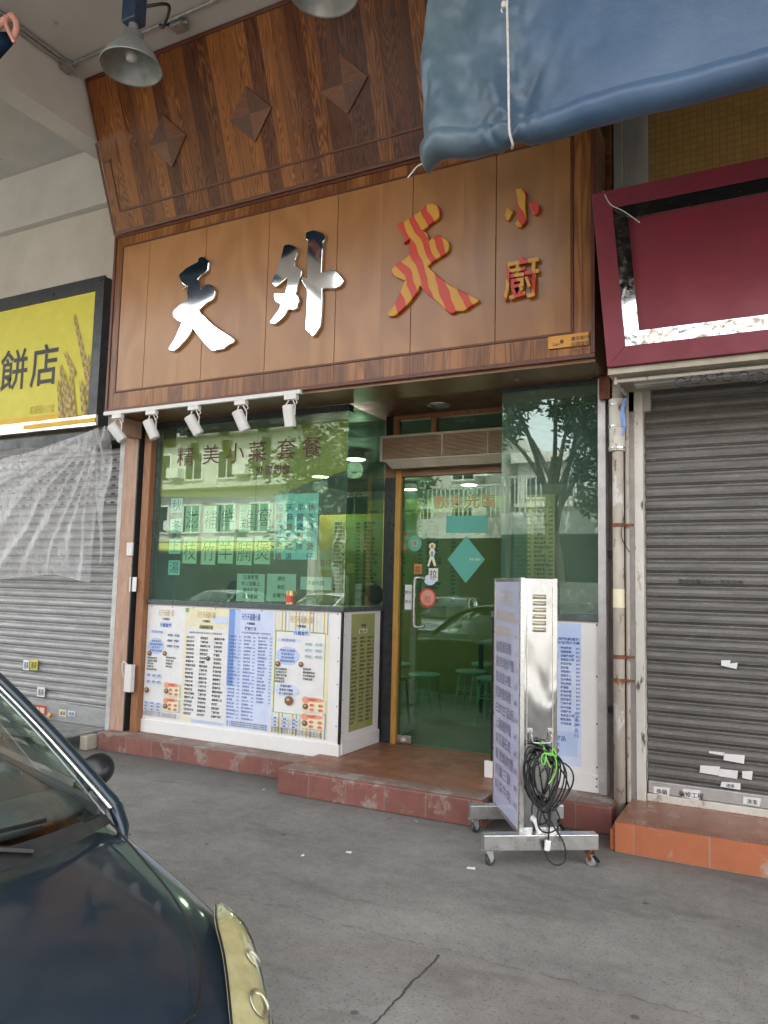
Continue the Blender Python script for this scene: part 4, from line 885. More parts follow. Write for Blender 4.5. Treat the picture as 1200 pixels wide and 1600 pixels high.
def dsticker(px, py, wd, hg, m, s, lb, round_=False, ink='ink', y=YD-.0015):
    q = PY(px, py, y); bm = B()
    if round_: disc(bm, q, (1, 0, 0), (0, 0, 1), wd/2, hg/2, 24)
    else: quad(bm, [(q.x-wd/2, y, q.z-hg/2), (q.x+wd/2, y, q.z-hg/2), (q.x+wd/2, y, q.z+hg/2), (q.x-wd/2, y, q.z+hg/2)])
    for k, (st, dz, sz, col) in enumerate(s): text(bm, st, (q.x, y-.001, q.z+dz), sz, mi=1+col, anchor='c', off=.012, res=2)
    return obj('sticker', bm, [M[m], M[ink], M['ink_red']], t, label=lb)
dsticker(653, 889, .07, .085, 'sticker_or', [('拉', -.02, .055, 0), ('PULL', -.038, .018, 0)], 'small orange-brown pull sticker', y=YD-.0017)
dsticker(677, 898, .085, .11, 'paper', [('拉', -.02, .07, 0), ('PULL', -.045, .022, 0)], 'white pull sticker', y=YD-.0030)
dsticker(672, 906, .11, .09, 'lightblue', [], 'pale blue round sticker', True)
dsticker(668, 934, .155, .16, 'red', [], 'red ring sticker rim', True, y=YD-.0016)
dsticker(668, 934, .125, .13, 'pink', [('拉', -.035, .06, 1)], 'round pink pull sticker', True, y=YD-.0022)
dsticker(638, 933, .065, .21, 'paper', [('歡迎', .03, .03, 0), ('茶水', -.05, .03, 0)], 'tall narrow white sticker by the handle', ink='ink_blue')
dsticker(648, 849, .13, .135, 'teal', [], 'round green sticker', True, y=YD-.0014)
dsticker(648, 849, .055, .05, 'tan', [('店', -.015, .04, 0)], 'small square badge on the round green sticker', y=YD-.0022)
# cut-out figure sticker (plain generic shape)
q = PY(675, 868, YD-.0018); bm = B(); S_ = .001
fig = [(-8, 40), (-16, 52), (-14, 68), (0, 78), (14, 68), (16, 52), (8, 40), (16, 22), (12, 5), (9, -5), (16, -38), (20, -60), (12, -66), (4, -40), (0, -20), (-8, -42), (-14, -68), (-22, -64), (-16, -34), (-9, -5), (-12, 5), (-14, 20)]
f = bm.faces.new([bm.verts.new((q.x+a*.0019, YD-.0018, q.z+c*.0014)) for a, c in fig])
disc(bm, (q.x, YD-.0026, q.z+.077), (1, 0, 0), (0, 0, 1), .016, .018, 16, 1); quad(bm, [(q.x-.012, YD-.0026, q.z-.01), (q.x+.012, YD-.0026, q.z-.01), (q.x+.012, YD-.0026, q.z+.035), (q.x-.012, YD-.0026, q.z+.035)], 2)
obj('sticker', bm, [M['cream'], M['skin'], M['midblue']], t, label='cream cut-out figure sticker')
# teal diamond and square stuck on the glass
c = PY(728, 874, YD-.002); r_ = .165
bm = quad(B(), [(c.x-r_, YD-.002, c.z), (c.x, YD-.002, c.z-r_*1.18), (c.x+r_, YD-.002, c.z), (c.x, YD-.002, c.z+r_*1.18)]); text(bm, 'TO GO', (c.x+.03, YD-.003, c.z-.01), .03, mi=1, off=.01)
obj('sticker', bm, [film('teal_vinyl', (.12, .46, .38), .8), M['paper']], t, label='teal diamond sticker')
a, b_ = PY(697, 833, YD-.002), PY(762, 805, YD-.002); obj('sticker', quad(B(), [(a.x, YD-.002, a.z), (b_.x, YD-.002, a.z), (b_.x, YD-.002, b_.z), (a.x, YD-.002, b_.z)]), M['teal'], t, label='teal oblong sticker')
# frame
t = thing('door_frame', 'golden wood door frame with a high glazed transom', 'door frame', (-2.5, YD, KR))
obj('jamb', bx(-2.985, -2.935, YD-.03, YD+.06, KR, 2.50), M['yellow_wood'], t, bev=.003)
obj('jamb', bx(-1.985, -1.94, YD-.03, YD+.06, KR, 2.50), M['yellow_wood'], t, bev=.003)
obj('head_rail', bx(-3.09, -1.81, YD-.02, YD+.06, 2.445, 2.56), M['wood_soffit'], t)
bm = bx(-3.02, -1.96, YD-.03, YD+.05, 2.945, 2.985)
for x in (-3.02, -2.66, -2.0): box(bm, x, x+.045, YD-.0295, YD+.05, 2.5605, 2.944)
obj('transom_frame', bm, M['wood_post'], t, bev=.003)
obj('transom_glass', bx(-2.975, -2.0, YD+.01, YD+.016, 2.5605, 2.944), M['glass_door'], t)
obj('side_lining', bx(-3.096, -3.03, YD-.02, YD+.06, 2.5605, 2.985), M['black'], t)
obj('corner_post', bx(-3.095, -2.987, YD-.02, YD+.03, KR, 2.44), M['darkgrey'], t)
# recess ceiling
t = thing('recess_ceiling', 'brown boarded ceiling of the entrance recess with a round downlight', 'ceiling', (-2.5, 5.6, 2.99))
obj('board', bx(-5.15, -1.0, Y0+.001, YD+.07, 2.985, 3.02), mat('soffit_red', (.17, .065, .04), (.12, .045, .028), .45, sc_=4), t)
o = thing('downlight', 'round steel downlight set in the brown ceiling over the door', 'downlight', (-2.48, 5.70, 2.985), local=True)
obj('trim_ring', lathe(B(), [(.05, 0), (.085, -.012), (.095, -.004), (.095, .0)], n=28), M['steel_br'], o, smooth=True)
obj('lamp_glass', disc(B(), (0, 0, -.003), (1, 0, 0), (0, 1, 0), .055, .055, 20), M['grey'], o)
# air curtain
t = thing('air_curtain', 'beige slatted air curtain unit mounted above the glass door', 'air curtain', (-2.45, 5.85, 2.56))
ax0, ax1 = -3.075, -1.85
obj('casing', bx(ax0+.004, ax1, 5.825, YD-.032, 2.575, 2.775), mat('brown_backing', (.12, .075, .045), (.09, .055, .035), .6), t)
bm = B()
for k in range(17): z = 2.588+k*.0108; box(bm, ax0+.03, ax1-.01, 5.808, 5.824, z, z+.0045)
obj('louvre_slats', bm, M['tan'] if 0 else mat('beige_slats', (.46, .33, .21), (.38, .27, .17), .5), t)
bm = bx(ax0, ax1, 5.80, 5.826, 2.765, 2.785); box(bm, ax0, ax1, 5.80, 5.826, 2.562, 2.58); box(bm, ax0, ax0+.02, 5.801, 5.826, 2.5805, 2.7645)
for x in (-2.50, -2.10): box(bm, x, x+.012, 5.802, 5.826, 2.5805, 2.7645)
obj('frame', bm, M['beige'], t, bev=.002)
obj('air_outlet', prism(B(), [(ax0+.05, 5.803, 2.561), (ax0+.05, YD-.04, 2.561), (ax0+.10, YD-.06, 2.50), (ax0+.10, 5.84, 2.50)], (1, 0, 0), ax1-ax0-.11), M['beige'], t)

# ================================================================== RIGHT WINDOW
t = thing('window_counter', 'white boarded panel with skirting below the right window', 'counter', (-1.45, Y0, KR))
obj('front_board', bx(-1.835, -1.108, Y0, Y0+.02, .292, 1.292), M['white'], t)
obj('return_board', bx(-1.857, -1.836, Y0+.0, YD-.04, .292, 1.292), M['black'], t)
obj('skirting', bx(-1.90, -1.106, Y0-.014, Y0+.02, KR+.002, .2915), M['white'], t, bev=.003)
obj('ledge', bx(-1.86, -1.106, Y0-.02, Y0+.22, 1.2925, 1.335), M['ledge'], t, bev=.003)
bm = B()
for z in (.22, .27, .34, .62, .93, 1.27): disc(bm, (-1.122, Y0-.015 if z < .29 else Y0-.0008, z), (1, 0, 0), (0, 0, 1), .006, .006, 8)
obj('screws', bm, M['black'], t)
q0 = PY(868, 1210, Y0); q1 = PY(908, 972, Y0)
w_ = q1.x+1.68; b = Board((-1.68, Y0, .33), (1, 0, 0), 'paper', w_, .945)
b.rect(w_*.12, .25, w_, .945, 'paleblue'); b.rect(w_*.5, 0.0, w_, .7, 'lightblue'); b.rect(w_*.2, .90, w_*.52, .935, 'midblue')
b.txt('另設多款晚市小菜歡迎查詢', w_*.2, .83, .02, 'ink_blue', w=w_*.78); b.txt('以上套餐附送白飯及例湯', w_*.2, .805, .02, 'ink_blue', w=w_*.78)
b.rows(PY(876, 1100, Y0).x+1.68, w_*.98, .79, .26, 20, 41, .0185, 'ink_blue', off=.015)
b.rect(w_*.3, .06, w_*.95, .22, 'paleblue'); b.txt('精選甜品', w_*.62, .16, .035, 'ink_blue', anchor='c'); b.txt('糖水', w_*.62, .12, .03, 'ink_blue', anchor='c'); b.dish(w_*.62, .09, .025)
for k in range(5): b.txt('例湯甜品'[k % 4], w_*.93, .33-k*.035, .03, 'midblue', anchor='c')
b.done('menu_poster', 'tall blue menu sheet on the white panel behind the steel trolley sign', 'poster')
t = thing('side_window', 'green-tinted window pane at the right of the entrance beside the drain pipe', 'window', (-1.45, 5.3, 1.335))
obj('glass_pane', bx(-1.80, -1.112, 5.30, 5.308, 1.336, 2.94), M['glass'], t)
obj('side_glass', bx(-1.808, -1.8, 5.3085, YD-.04, 1.336, 2.94), M['glass'], t)
obj('head_frame', bx(-1.86, -1.104, 5.27, 5.281, 2.93, 2.956), M['darkgrey'], t)
t = thing('metal_post', 'aluminium box post with a rusty plate at its top beside the right window', 'post', (-1.08, 5.3, KR))
obj('post', bx(-1.105, -1.052, 5.25, 5.36, KR, 2.95), M['alu'], t, bev=.004)
obj('rusty_plate', bx(-1.085, -1.012, 5.20, 5.249, 2.79, 2.95), M['rust'], t, bev=.003)
t = thing('dark_strip', 'dark brown strip in the gap between the aluminium post and the drain pipe', 'strip', (-1.02, 5.35, 0))
obj('strip', bx(-1.05, -.99, 5.34, 5.40, 0, 2.95), mat('brown_strip', (.16, .12, .10), (.09, .07, .06), .7, sc_=6), t)
for z in (.72, 1.75): obj('bracket', bx(-1.05, -.995, 5.30, 5.339, z-.02, z+.02), M['black'], t)
obj('gap_filler', bx(-1.05, -.80, 5.401, 5.45, 0, 2.96), M['darkgrey'], label='dark back board filling the gap behind the drain pipe', cat='board')

# ================================================================== TRACK LIGHT
t = thing('track_light', 'white track under the left end of the shop sign carrying five spotlights', 'track light', (-4.3, 4.83, 2.95))
obj('rail', bx(-5.33, -3.245, 4.80, 4.835, 2.944, 2.976), M['whitepl'], t, bev=.003)
for k, (px, py, ty, tz) in enumerate(((182, 668, 38, 20), (235, 664, 24, 10), (301, 657, 30, 20), (374, 650, 24, 20), (451, 646, 4, 0))):
    q = PY(px, py, 4.80); x = PY(px+(3 if k < 4 else 4), 634-(k*4), 4.815).x
    sp = obj('spotlight', B(), M['whitepl'], t) if 0 else None
    bm = bx(x-.055, x+.055, 4.795, 4.84, 2.905, 2.943)
    sp = obj('spotlight', bm, M['whitepl'], t, bev=.004)
    hc = Vector((x+.02*(k < 4), 4.80, 2.775)); 
    R_ = Matrix.Translation(hc) @ Matrix.Rotation(radians(tz), 4, 'Z') @ Matrix.Rotation(radians(-ty), 4, 'Y') @ Matrix.Rotation(radians(10), 4, 'X')
    bm = lathe(B(), [(0, .085), (.040, .085), (.045, .078), (.045, -.08), (.041, -.086), (.036, -.08), (.034, -.03), (0, -.028)], M4=R_, n=22)
    obj('lamp_head', bm, M['whitepl'], sp, smooth=False, bev=.002)
    bm = B()
    for sg in (-1, 1): tube(bm, [hc+Vector((sg*.050, 0, .0)), hc+Vector((sg*.050, .0, .07)), Vector((x+sg*.02, 4.815, 2.905))], .005, 5)
    tube(bm, smooth_path([hc+Vector((.03, 0, .08)), hc+Vector((.065, 0, .10)), Vector((x+.035, 4.81, 2.92))], 5), .004, 5)
    obj('bracket', bm, M['whitepl'], sp)

# ================================================================== PENDANT LAMPS, CONDUIT
def pendant(px, py, y, label):
    p = PY(px, py, y)
    t = thing('pendant_lamp', label, 'lamp', (p.x, p.y, p.z), local=True, group='industrial pendant lamps under the arcade ceiling')
    obj('shade', lathe(B(), [(.050, .215), (.066, .205), (.07, .15), (.085, .14), (.115, .115), (.165, .04), (.192, -.015), (.196, -.025), (.192, -.028), (.186, -.018), (.158, .035), (.108, .105), (.06, .12), (0, .122)], n=40), mat('grey_enamel', (.30, .31, .29), (.22, .23, .215), .45, .4, 8), t, smooth=True)
    obj('bulb', lathe(B(), [(.0, .12), (.030, .11), (.038, .06), (.034, .03), (.0, .02)], n=20), M['whitepl'], t, smooth=True)
    bm = B()
    for k in range(24):
        a = 2*pi*k/24; tube(bm, [(.115*cos(a), .115*sin(a), .1165), (.190*cos(a), .190*sin(a), -.01)], .0012, 4, cap=False)
    obj('ribs', bm, M['alu'], t)
    obj('neck', lathe(B(), [(0, .27), (.03, .27), (.032, .215), (.05, .214), (.05, .20)], n=20), M['steel'], t)
    obj('gear_box', bx(-.058, .058, -.055, .055, .27, CEIL-p.z-.02), M['navy'], t, bev=.012)
    obj('ceiling_plate', bx(-.07, .07, -.07, .07, CEIL-p.z-.02, CEIL-p.z), M['alu'], t)
pendant(205, 100, 3.35, 'grey bell-shaped pendant lamp hanging before the left corner of the wooden canopy')
pendant(506, -18, 3.35, 'grey pendant lamp cut by the top edge of the photo above the plank canopy')
zc = CEIL-.02
t = thing('conduit', 'grey steel conduit with junction boxes fixed along the ceiling corner', 'conduit', (-5.0, 4.1, CEIL))
A_ = PZ(103, 104, zc); Bc = PZ(355, -8, zc); C_ = PZ(20, 50, zc); D_ = PZ(280, 38, zc)
A_.x = -5.31
bm = B(); tube(bm, [A_, Bc], .012, 8); obj('pipe', bm, M['steel'], t)
bm = B()
for dx in (0, .035): tube(bm, [A_+Vector((dx, 0, 0)), Vector((-5.31+dx, 3.1, zc))], .011, 8)
obj('pipe', bm, M['steel'], t)
for q in (A_, D_):
    bm = bx(q.x-.055, q.x+.055, q.y-.05, q.y+.05, zc-.04, CEIL); box(bm, q.x-.085, q.x+.085, q.y-.018, q.y+.018, zc-.018, zc+.012); obj('junction_box', bm, M['steel'], t, bev=.006)
bm = B(); L1 = PY(228, 10, 3.4); tube(bm, smooth_path([D_, D_+Vector((-.12, -.08, -.02)), (D_+L1)/2+Vector((0, 0, -.08)), L1+Vector((0.05, .15, .10)), L1], 6), .011, 7); obj('flexible_pipe', bm, M['darkgrey'], t, smooth=True)
bm = bx(A_.x-.02, A_.x+.06, 3.6, 3.64, zc-.015, CEIL); obj('saddle_clip', bm, M['steel'], t)
# rolled tarpaulin end at the far left
t = thing('rolled_tarpaulin', 'end of a rolled blue tarpaulin tied with pink cloth at the top left corner', 'tarpaulin', (-4.9, 3.1, 5.1))
q = PY(10, 62, 3.1)
bm = B(); tube(bm, [(q.x+.01, 3.1, q.z), (q.x-.2, 3.1, q.z+.01), (-8, 3.1, q.z+.02)], [.045, .10, .11], 14); obj('roll', bm, M['tarp2'], t, smooth=True)
p1, p2, p3, p4 = PY(-4, 42, 3.0), PY(18, 26, 3.0), PY(26, 42, 3.0), PY(20, 62, 3.0)
bm = B(); tube(bm, smooth_path([p1, p2, p3, p4], 6), [.026]*8+[.020]*11, 8); tube(bm, smooth_path([p2+Vector((-.02, -.02, .0)), PY(10, 40, 2.97), PY(22, 66, 2.97)], 5), .012, 6)
obj('cloth_binding', bm, M['pink'], t, smooth=True)

# ================================================================== BLUE TARPAULIN
YT = 3.5; HEM = 3.664
t = thing('hanging_tarpaulin', 'large blue tarpaulin blind hanging in front of the sign with a rolled lower hem', 'tarpaulin', (-.2, YT, HEM))
XT0, XT1 = -1.625, 2.6; xp = PY(797, 215, YT).x; R_ = .082
import mathutils.noise as mn
def tarp(u, v):
    x = XT0+(XT1-XT0)*u
    if u < .35: x = XT0+(XT1-XT0)*u
    d = abs(x-xp); pinch = exp(-(d/.075)**2); pl_ = exp(-(max(0, (x-XT0))/.55)**2)
    zb = HEM+.03*pinch-.012*exp(-((x-XT0)/.12)**2)
    zt = CEIL
    vs_ = .80
    if v < vs_:
        s = v/vs_; z = zt+(zb+R_*1.3-zt)*s**.8; y = YT
    else:
        a = (v-vs_)/(1-vs_)*radians(265); rr = R_*(1-.35*pinch)
        z = zb+rr+rr*cos(a)*(.75)+(.3*R_*(1-a/4.6)); y = YT-rr*sin(a)*.9
    depth = max(0, min(1, (5.2-z)/1.8))
    # hanging folds, strongest near the free left edge
    f = .030*sin(x*16+z*1.2)*pl_*depth + .075*mn.noise(Vector((x*2.6, z*1.3, 1.7)))*(.25+pl_) + .036*mn.noise(Vector((x*7, z*3.5, 5)))*(.15+1.1*pl_)
    f += .015*mn.noise(Vector((x*19, z*13, 2)))*(pl_*.6+pinch*1.0)
    f += -.055*exp(-((x-xp+.30*(z-HEM-.1))/.05)**2)*exp(-((z-HEM-.2)/.20)**2)      # creases running to the tie
    f += .040*exp(-((x-xp-.42*(z-HEM-.1))/.05)**2)*exp(-((z-HEM-.2)/.24)**2)
    f += -.045*abs(mn.noise(Vector((x*4.5+z*.8, z*1.5, 7))))*min(1, pl_*1.6)*depth
    rr_ = sqrt((x-xp)**2+(z-HEM-.10)**2); f += .014*sin(rr_*85+3*mn.noise(Vector((x*9, z*9, 1))))*exp(-(rr_/.13)**2)
    f += .05*pinch*exp(-((z-HEM-.25)/.35)**2)
    z += .009*mn.noise(Vector((x*6, 0, 9)))*pl_*(1 if v > .7 else 0)
    xx = x+(.018*mn.noise(Vector((0, z*2.2, 3))) if u == 0 else 0)
    return Vector((xx, y+f, z))
us = [0]+[.0+.36*(k/150) for k in range(1, 151)]+[.36+.64*k/70 for k in range(1, 71)]
bm = B(); g = [[bm.verts.new(tarp(u, j/110)) for j in range(111)] for u in us]
for i in range(len(us)-1):
    for j in range(110): bm.faces.new((g[i][j], g[i+1][j], g[i+1][j+1], g[i][j+1]))
obj('sheet', bm, M['tarp'], t, smooth=True, solid=.003)
rp = [PY(793, -30, YT-.10), PY(792, 0, YT-.10), PY(794, 90, YT-.09), PY(795, 170, YT-.09), PY(796, 205, YT-.095), PY(801, 226, YT-.07), PY(800, 232, YT-.02)]
bm = B(); tube(bm, smooth_path(rp, 5), .0062, 7)
obj('tie_rope', bm, M['rope'], t, smooth=True)
k_ = PY(787, 8, YT-.10); bm = lathe(B(), [(0, -.02), (.012, -.015), (.014, 0), (.012, .015), (0, .02)], k_, 10); tube(bm, smooth_path([k_, k_+Vector((-.012, 0, -.02)), k_+Vector((-.005, 0, -.04))], 4), .004, 5); obj('knot', bm, M['rope'], t)
s0 = PY(660, 256, YT-.05); bm = B(); tube(bm, smooth_path([s0, PY(652, 260, YT-.05), PY(645, 268, YT-.05), PY(637, 278, YT-.05)], 5), .0038, 6); obj('tie_string', bm, M['rope'], t)
# second tarpaulin slung below the outer part of the ceiling (mirrored by the steel characters)
obj('slung_tarpaulin', grid(B(), lambda u, v: Vector((-12+10.3*u, .93+2.15*v, 5.77-.05*sin(pi*v)-.05*(1-v)**6+.02*sin(u*60))), 80, 16), M['tarp2'], smooth=True, solid=.003, label='dark blue tarpaulin slung flat beneath the outer edge of the arcade ceiling', cat='tarpaulin')
# ================================================================== TROLLEY LIGHT BOX (local frame: +x right along the near end, +y away)
RZ = radians(33.0)
L0 = Vector((-1.324, 4.25, 0)); W, LN = .212, .62
t = thing('light_box_sign', 'tall stainless steel menu light box on a wheeled trolley in front of the right window', 'sign', L0, RZ, local=True)
Z0, Z1 = .165, 1.562
obj('near_end', bx(0, W, 0, .012, Z0-.03, Z1), M['mirror_dent'], t, bev=.003)
obj('casing', bx(.012, W-.002, .0125, LN, Z0, Z1-.004), M['steel_br'], t)
bm = bx(-.004, .022, -.003, .02, Z0-.03, Z1+.002); box(bm, -.004, .0115, LN-.02, LN, Z0, Z1); box(bm, -.004, .0115, .0205, LN-.021, Z1-.02, Z1); box(bm, -.004, .0115, .0205, LN-.021, Z0-.02, Z0+.005)
obj('edge_trim', bm, M['steel_br'], t, bev=.002)
b = NB('lavender_acrylic'); n = b.noise(b.pos(), 3, 3, .5); fc = b.set(Base_Color=b.ramp(n, [(.3, (.50, .52, .74)), (.7, (.62, .64, .82))]), Roughness=.22, Coat_Weight=.6, Coat_Roughness=.05)
fp = obj('sign_face', bx(-.0005, .011, .0205, LN-.0205, Z0+.005, Z1-.0205), fc, t)
bm = B(); rr = random.Random(4)
def lrow(s, z, h, w, mi, y0=.05): text(bm, s, (-.0015, LN-.03-y0, z), h, (0, -1, 0), off=-.004, mi=mi, w=w, res=1)
lrow('天外天', 1.40, .11, .30, 1, .13)
L_ = ['歡迎外賣送餐', '蒜蓉蒸元貝', '椒鹽瀨尿蝦', '避風塘炒蟹', '鼓油皇中蝦', '招牌鹽焗雞', '白灼生猛蝦', '上湯龍蝦伊麵', '清蒸海石斑', '薑蔥焗肉蟹', '煎釀三寶', '時菜牛肉']
for k, s in enumerate(L_):
    z = 1.30-k*.094; lrow(s, z, .075, .36 if k % 3 else .42, 1 if k < 2 else 0, .03); lrow(str(rr.choice((68, 88, 98, 128)))+'元', z, .045, .075, 1 if k < 4 else 0, .46)
obj('menu_lettering', bm, [mat('brush_ink', (.10, .10, .12), None, .5), M['tan']], fp)
# inset panel line, louvres, pull handle
bm = B()
for x in (.034, .182): box(bm, x, x+.004, -.004, -.0003, .62, Z1-.05)
obj('panel_edge', bm, M['steel_br'], t)
bm = B()
for k in range(6):
    z = 1.470-k*.037
    grid(bm, lambda u, v, z=z: Vector((.066+.08*u, -.016*sin(pi*min(1, v*1.02))*(1-(abs(u-.5)*2)**6)-.0004, z-.026*v)), 10, 6)
obj('louvres', bm, mat('louvre_cream', (.62, .56, .40), (.5, .46, .36), .3, .5), t, smooth=True)
bm = B(); tube(bm, smooth_path([(.055, -.004, .715), (.055, -.035, .70), (.058, -.04, .665), (.075, -.04, .655), (.15, -.04, .655), (.165, -.04, .668), (.168, -.035, .70), (.168, -.004, .715)], 5), .0038, 8)
for x in (.052, .171): box(bm, x-.016, x+.016, -.007, -.0005, .703, .727)
obj('pull_handle', bm, M['steel_br'], t)
bm = B()
for x in (.03, .18): disc(bm, (x, -.0008, .20), (1, 0, 0), (0, 0, 1), .004, .004, 8)
obj('rivets', bm, M['black'], t)
# trolley bars and castors
bh0, bh1 = .088, .170
for (y0, xa, xb, lb) in ((-.03, -.215, .425, None), (LN-.09, -.17, .42, None)):
    bm = bx(xa, xb, y0-.035, y0+.035+.0, bh0, bh1); obj('base_bar', bm, M['steel_br'], t, bev=.004)
    for x, ang in ((xa+.03, 25), (xb-.045, -60)):
        Rz = Matrix.Translation((x, y0, 0)) @ Matrix.Rotation(radians(ang), 4, 'Z')
        bm = B(); mbox(bm, Rz @ Matrix.Translation((0, 0, bh0-.004)), .055, .05, .006)
        for sg in (-1, 1):
            a = [(-.022, sg*.017, bh0-.007), (.022, sg*.017, bh0-.007), (.030, sg*.017, .040), (.012, sg*.017, .022)]
            prism(bm, [Rz @ Vector(q) for q in a], Rz.to_3x3() @ Vector((0, 1, 0)), .003)
        lathe(bm, [(0, bh0-.012), (.014, bh0-.012), (.014, bh0-.02), (0, bh0-.02)], M4=Rz, n=12)
        cs = obj('castor', bm, M['alu'] if x < 0 else M['rust'], t)
        Rw = Rz @ Matrix.Translation((.018, 0, .030)) @ Matrix.Rotation(radians(90), 4, 'X')
        bm = lathe(B(), [(.006, -.011), (.026, -.012), (.030, -.007), (.030, .007), (.026, .012), (.006, .011)], M4=Rw, n=24); obj('wheel', bm, M['carplastic'] if x < 0 else M['alu'], cs, smooth=False)
        bm = lathe(B(), [(0, -.013), (.012, -.0125), (.012, .0125), (0, .013)], M4=Rw, n=16); obj('hub', bm, M['steel'], cs)
        if x > 0:
            bm = B(); mbox(bm, Rz @ Matrix.Translation((.052, 0, .045)) @ Matrix.Rotation(radians(35), 4, 'Y'), .045, .026, .006); obj('brake_lever', bm, M['black'], cs, bev=.002)
for y in (-.03, LN-.09): pass
obj('cross_bar', bx(.06, .15, .0055, LN-.126, bh0+.01, bh1-.006), M['steel'], t)
# coiled cable (rests over the handle: separate thing)
c = thing('power_cable', 'coiled black power cable with a white plug hanging from the trolley sign handle', 'cable', L0, RZ, local=True)
bm = B(); pts = []
cx, cz = .115, .46
for k in range(6*16):
    a = 2*pi*k/16; n_ = k//16
    rx = (.125, .10, .15, .115, .085, .135)[n_]; rz_ = (.165, .15, .13, .175, .16, .155)[n_]
    ox = (-.01, .03, .04, -.015, .0, .015)[n_]
    tw = .5+.5*cos(a)
    x = cx+ox+rx*sin(a)*(.45+.55*tw**.6)*1.0; z = cz+.02+rz_*cos(a)-.02*(n_ % 3)
    pts.append((x, -.045-.022*abs(sin(k*.37+n_))-.006*n_ % .03, z))
pts += [(cx+.02, -.07, .60), (cx+.08, -.07, .54), (cx+.14, -.075, .42), (cx+.05, -.075, .30), (cx-.0, -.07, .34)]
tube(bm, smooth_path(pts, 2), .0048, 6)
tube(bm, smooth_path([(cx-.01, -.06, .36), (cx-.035, -.065, .27), (cx-.02, -.07, .20), (cx+.03, -.07, .185), (cx+.075, -.07, .21), (cx+.085, -.07, .27), (cx+.04, -.06, .34), (cx-.04, -.05, .42), (cx-.05, -.05, .52)], 5), .0048, 6)
tube(bm, smooth_path([(cx+.0, -.06, .35), (cx+.04, -.08, .24), (cx+.10, -.10, .14), (cx+.105, -.11, .055), (cx+.06, -.11, .028), (cx+.02, -.10, .05), (cx-.005, -.09, .11), (cx-.01, -.085, .15)], 6), .0048, 6)
tube(bm, smooth_path([(cx+.015, -.09, .125), (cx+.025, -.085, .22), (cx+.035, -.075, .34), (cx+.02, -.06, .50), (cx-.02, -.05, .60)], 6), .0048, 6)
obj('cord', bm, M['black'], c, smooth=True)
bm = B(); tube(bm, [(cx-.03, -.045, .21), (cx-.035, -.03, .235), (cx-.045, -.0, .24)], [.012, .016, .017], 14); tube(bm, [(cx-.018, -.07, .175), (cx-.03, -.045, .21)], [.013, .014], 14)
obj('socket', bm, M['white'], c, bev=.002)
bm = B(); mbox(bm, Matrix.Translation((cx+.012, -.092, .125)) @ Matrix.Rotation(radians(8), 4, 'Y'), .032, .024, .055); obj('plug', bm, M['white'], c, bev=.006)
c2 = thing('green_string', 'bright green plastic string tying the cable coil to the steel handle', 'string', L0, RZ, local=True)
bm = B(); g = lambda *p: tube(bm, smooth_path([(x, y, z) for x, z, y in p], 6), .0042, 5)
g((.113, .665, -.045), (.115, .64, -.06), (.125, .61, -.08)); g((.108, .662, -.045), (.105, .635, -.07), (.118, .608, -.085))
g((.12, .61, -.08), (.098, .60, -.09), (.092, .57, -.095), (.105, .55, -.095), (.115, .57, -.09), (.12, .605, -.085)); g((.12, .605, -.08), (.125, .57, -.09), (.145, .535, -.09))
g((.12, .607, -.085), (.16, .605, -.09), (.175, .56, -.095), (.17, .50, -.09), (.135, .445, -.085)); g((.12, .607, -.085), (.15, .60, -.09), (.158, .635, -.09), (.178, .595, -.09), (.15, .60, -.085))
obj('string', bm, M['fluo'], c2)

# ================================================================== RESTAURANT INTERIOR
t = thing('dining_room', 'restaurant room behind the glass with green-yellow walls lined by dish lists', 'room', (-3, 8, .18))
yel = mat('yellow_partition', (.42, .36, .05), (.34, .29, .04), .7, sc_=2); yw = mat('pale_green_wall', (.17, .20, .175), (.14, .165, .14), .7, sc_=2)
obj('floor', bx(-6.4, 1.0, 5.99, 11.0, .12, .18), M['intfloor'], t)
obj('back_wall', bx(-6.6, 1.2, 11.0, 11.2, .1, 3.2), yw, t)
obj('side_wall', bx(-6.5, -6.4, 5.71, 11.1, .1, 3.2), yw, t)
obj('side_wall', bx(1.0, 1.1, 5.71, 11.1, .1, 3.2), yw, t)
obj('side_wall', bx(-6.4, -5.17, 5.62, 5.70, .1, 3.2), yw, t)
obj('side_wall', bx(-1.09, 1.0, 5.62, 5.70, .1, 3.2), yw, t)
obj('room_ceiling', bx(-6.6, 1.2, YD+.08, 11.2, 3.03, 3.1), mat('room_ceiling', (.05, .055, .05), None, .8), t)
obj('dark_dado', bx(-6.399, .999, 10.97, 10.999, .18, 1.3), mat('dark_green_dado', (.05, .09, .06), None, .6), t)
for (xx, n_) in ((-6.0, 0), (-4.95, 1), (-3.9, 2)):
    b = Board((xx, 10.96, 1.38), (1, 0, 0), 'olive', .98, 1.5)
    b.txt('今日推介', .49, 1.38, .09, 'ink', anchor='c'); [b.rows(u, u+.28, 1.34, .05, 20, 50+n_*3+j, .045, off=.03) for j, u in enumerate((.03, .35, .67))]
    o = obj('dish_board', b.bm, MM_, t)
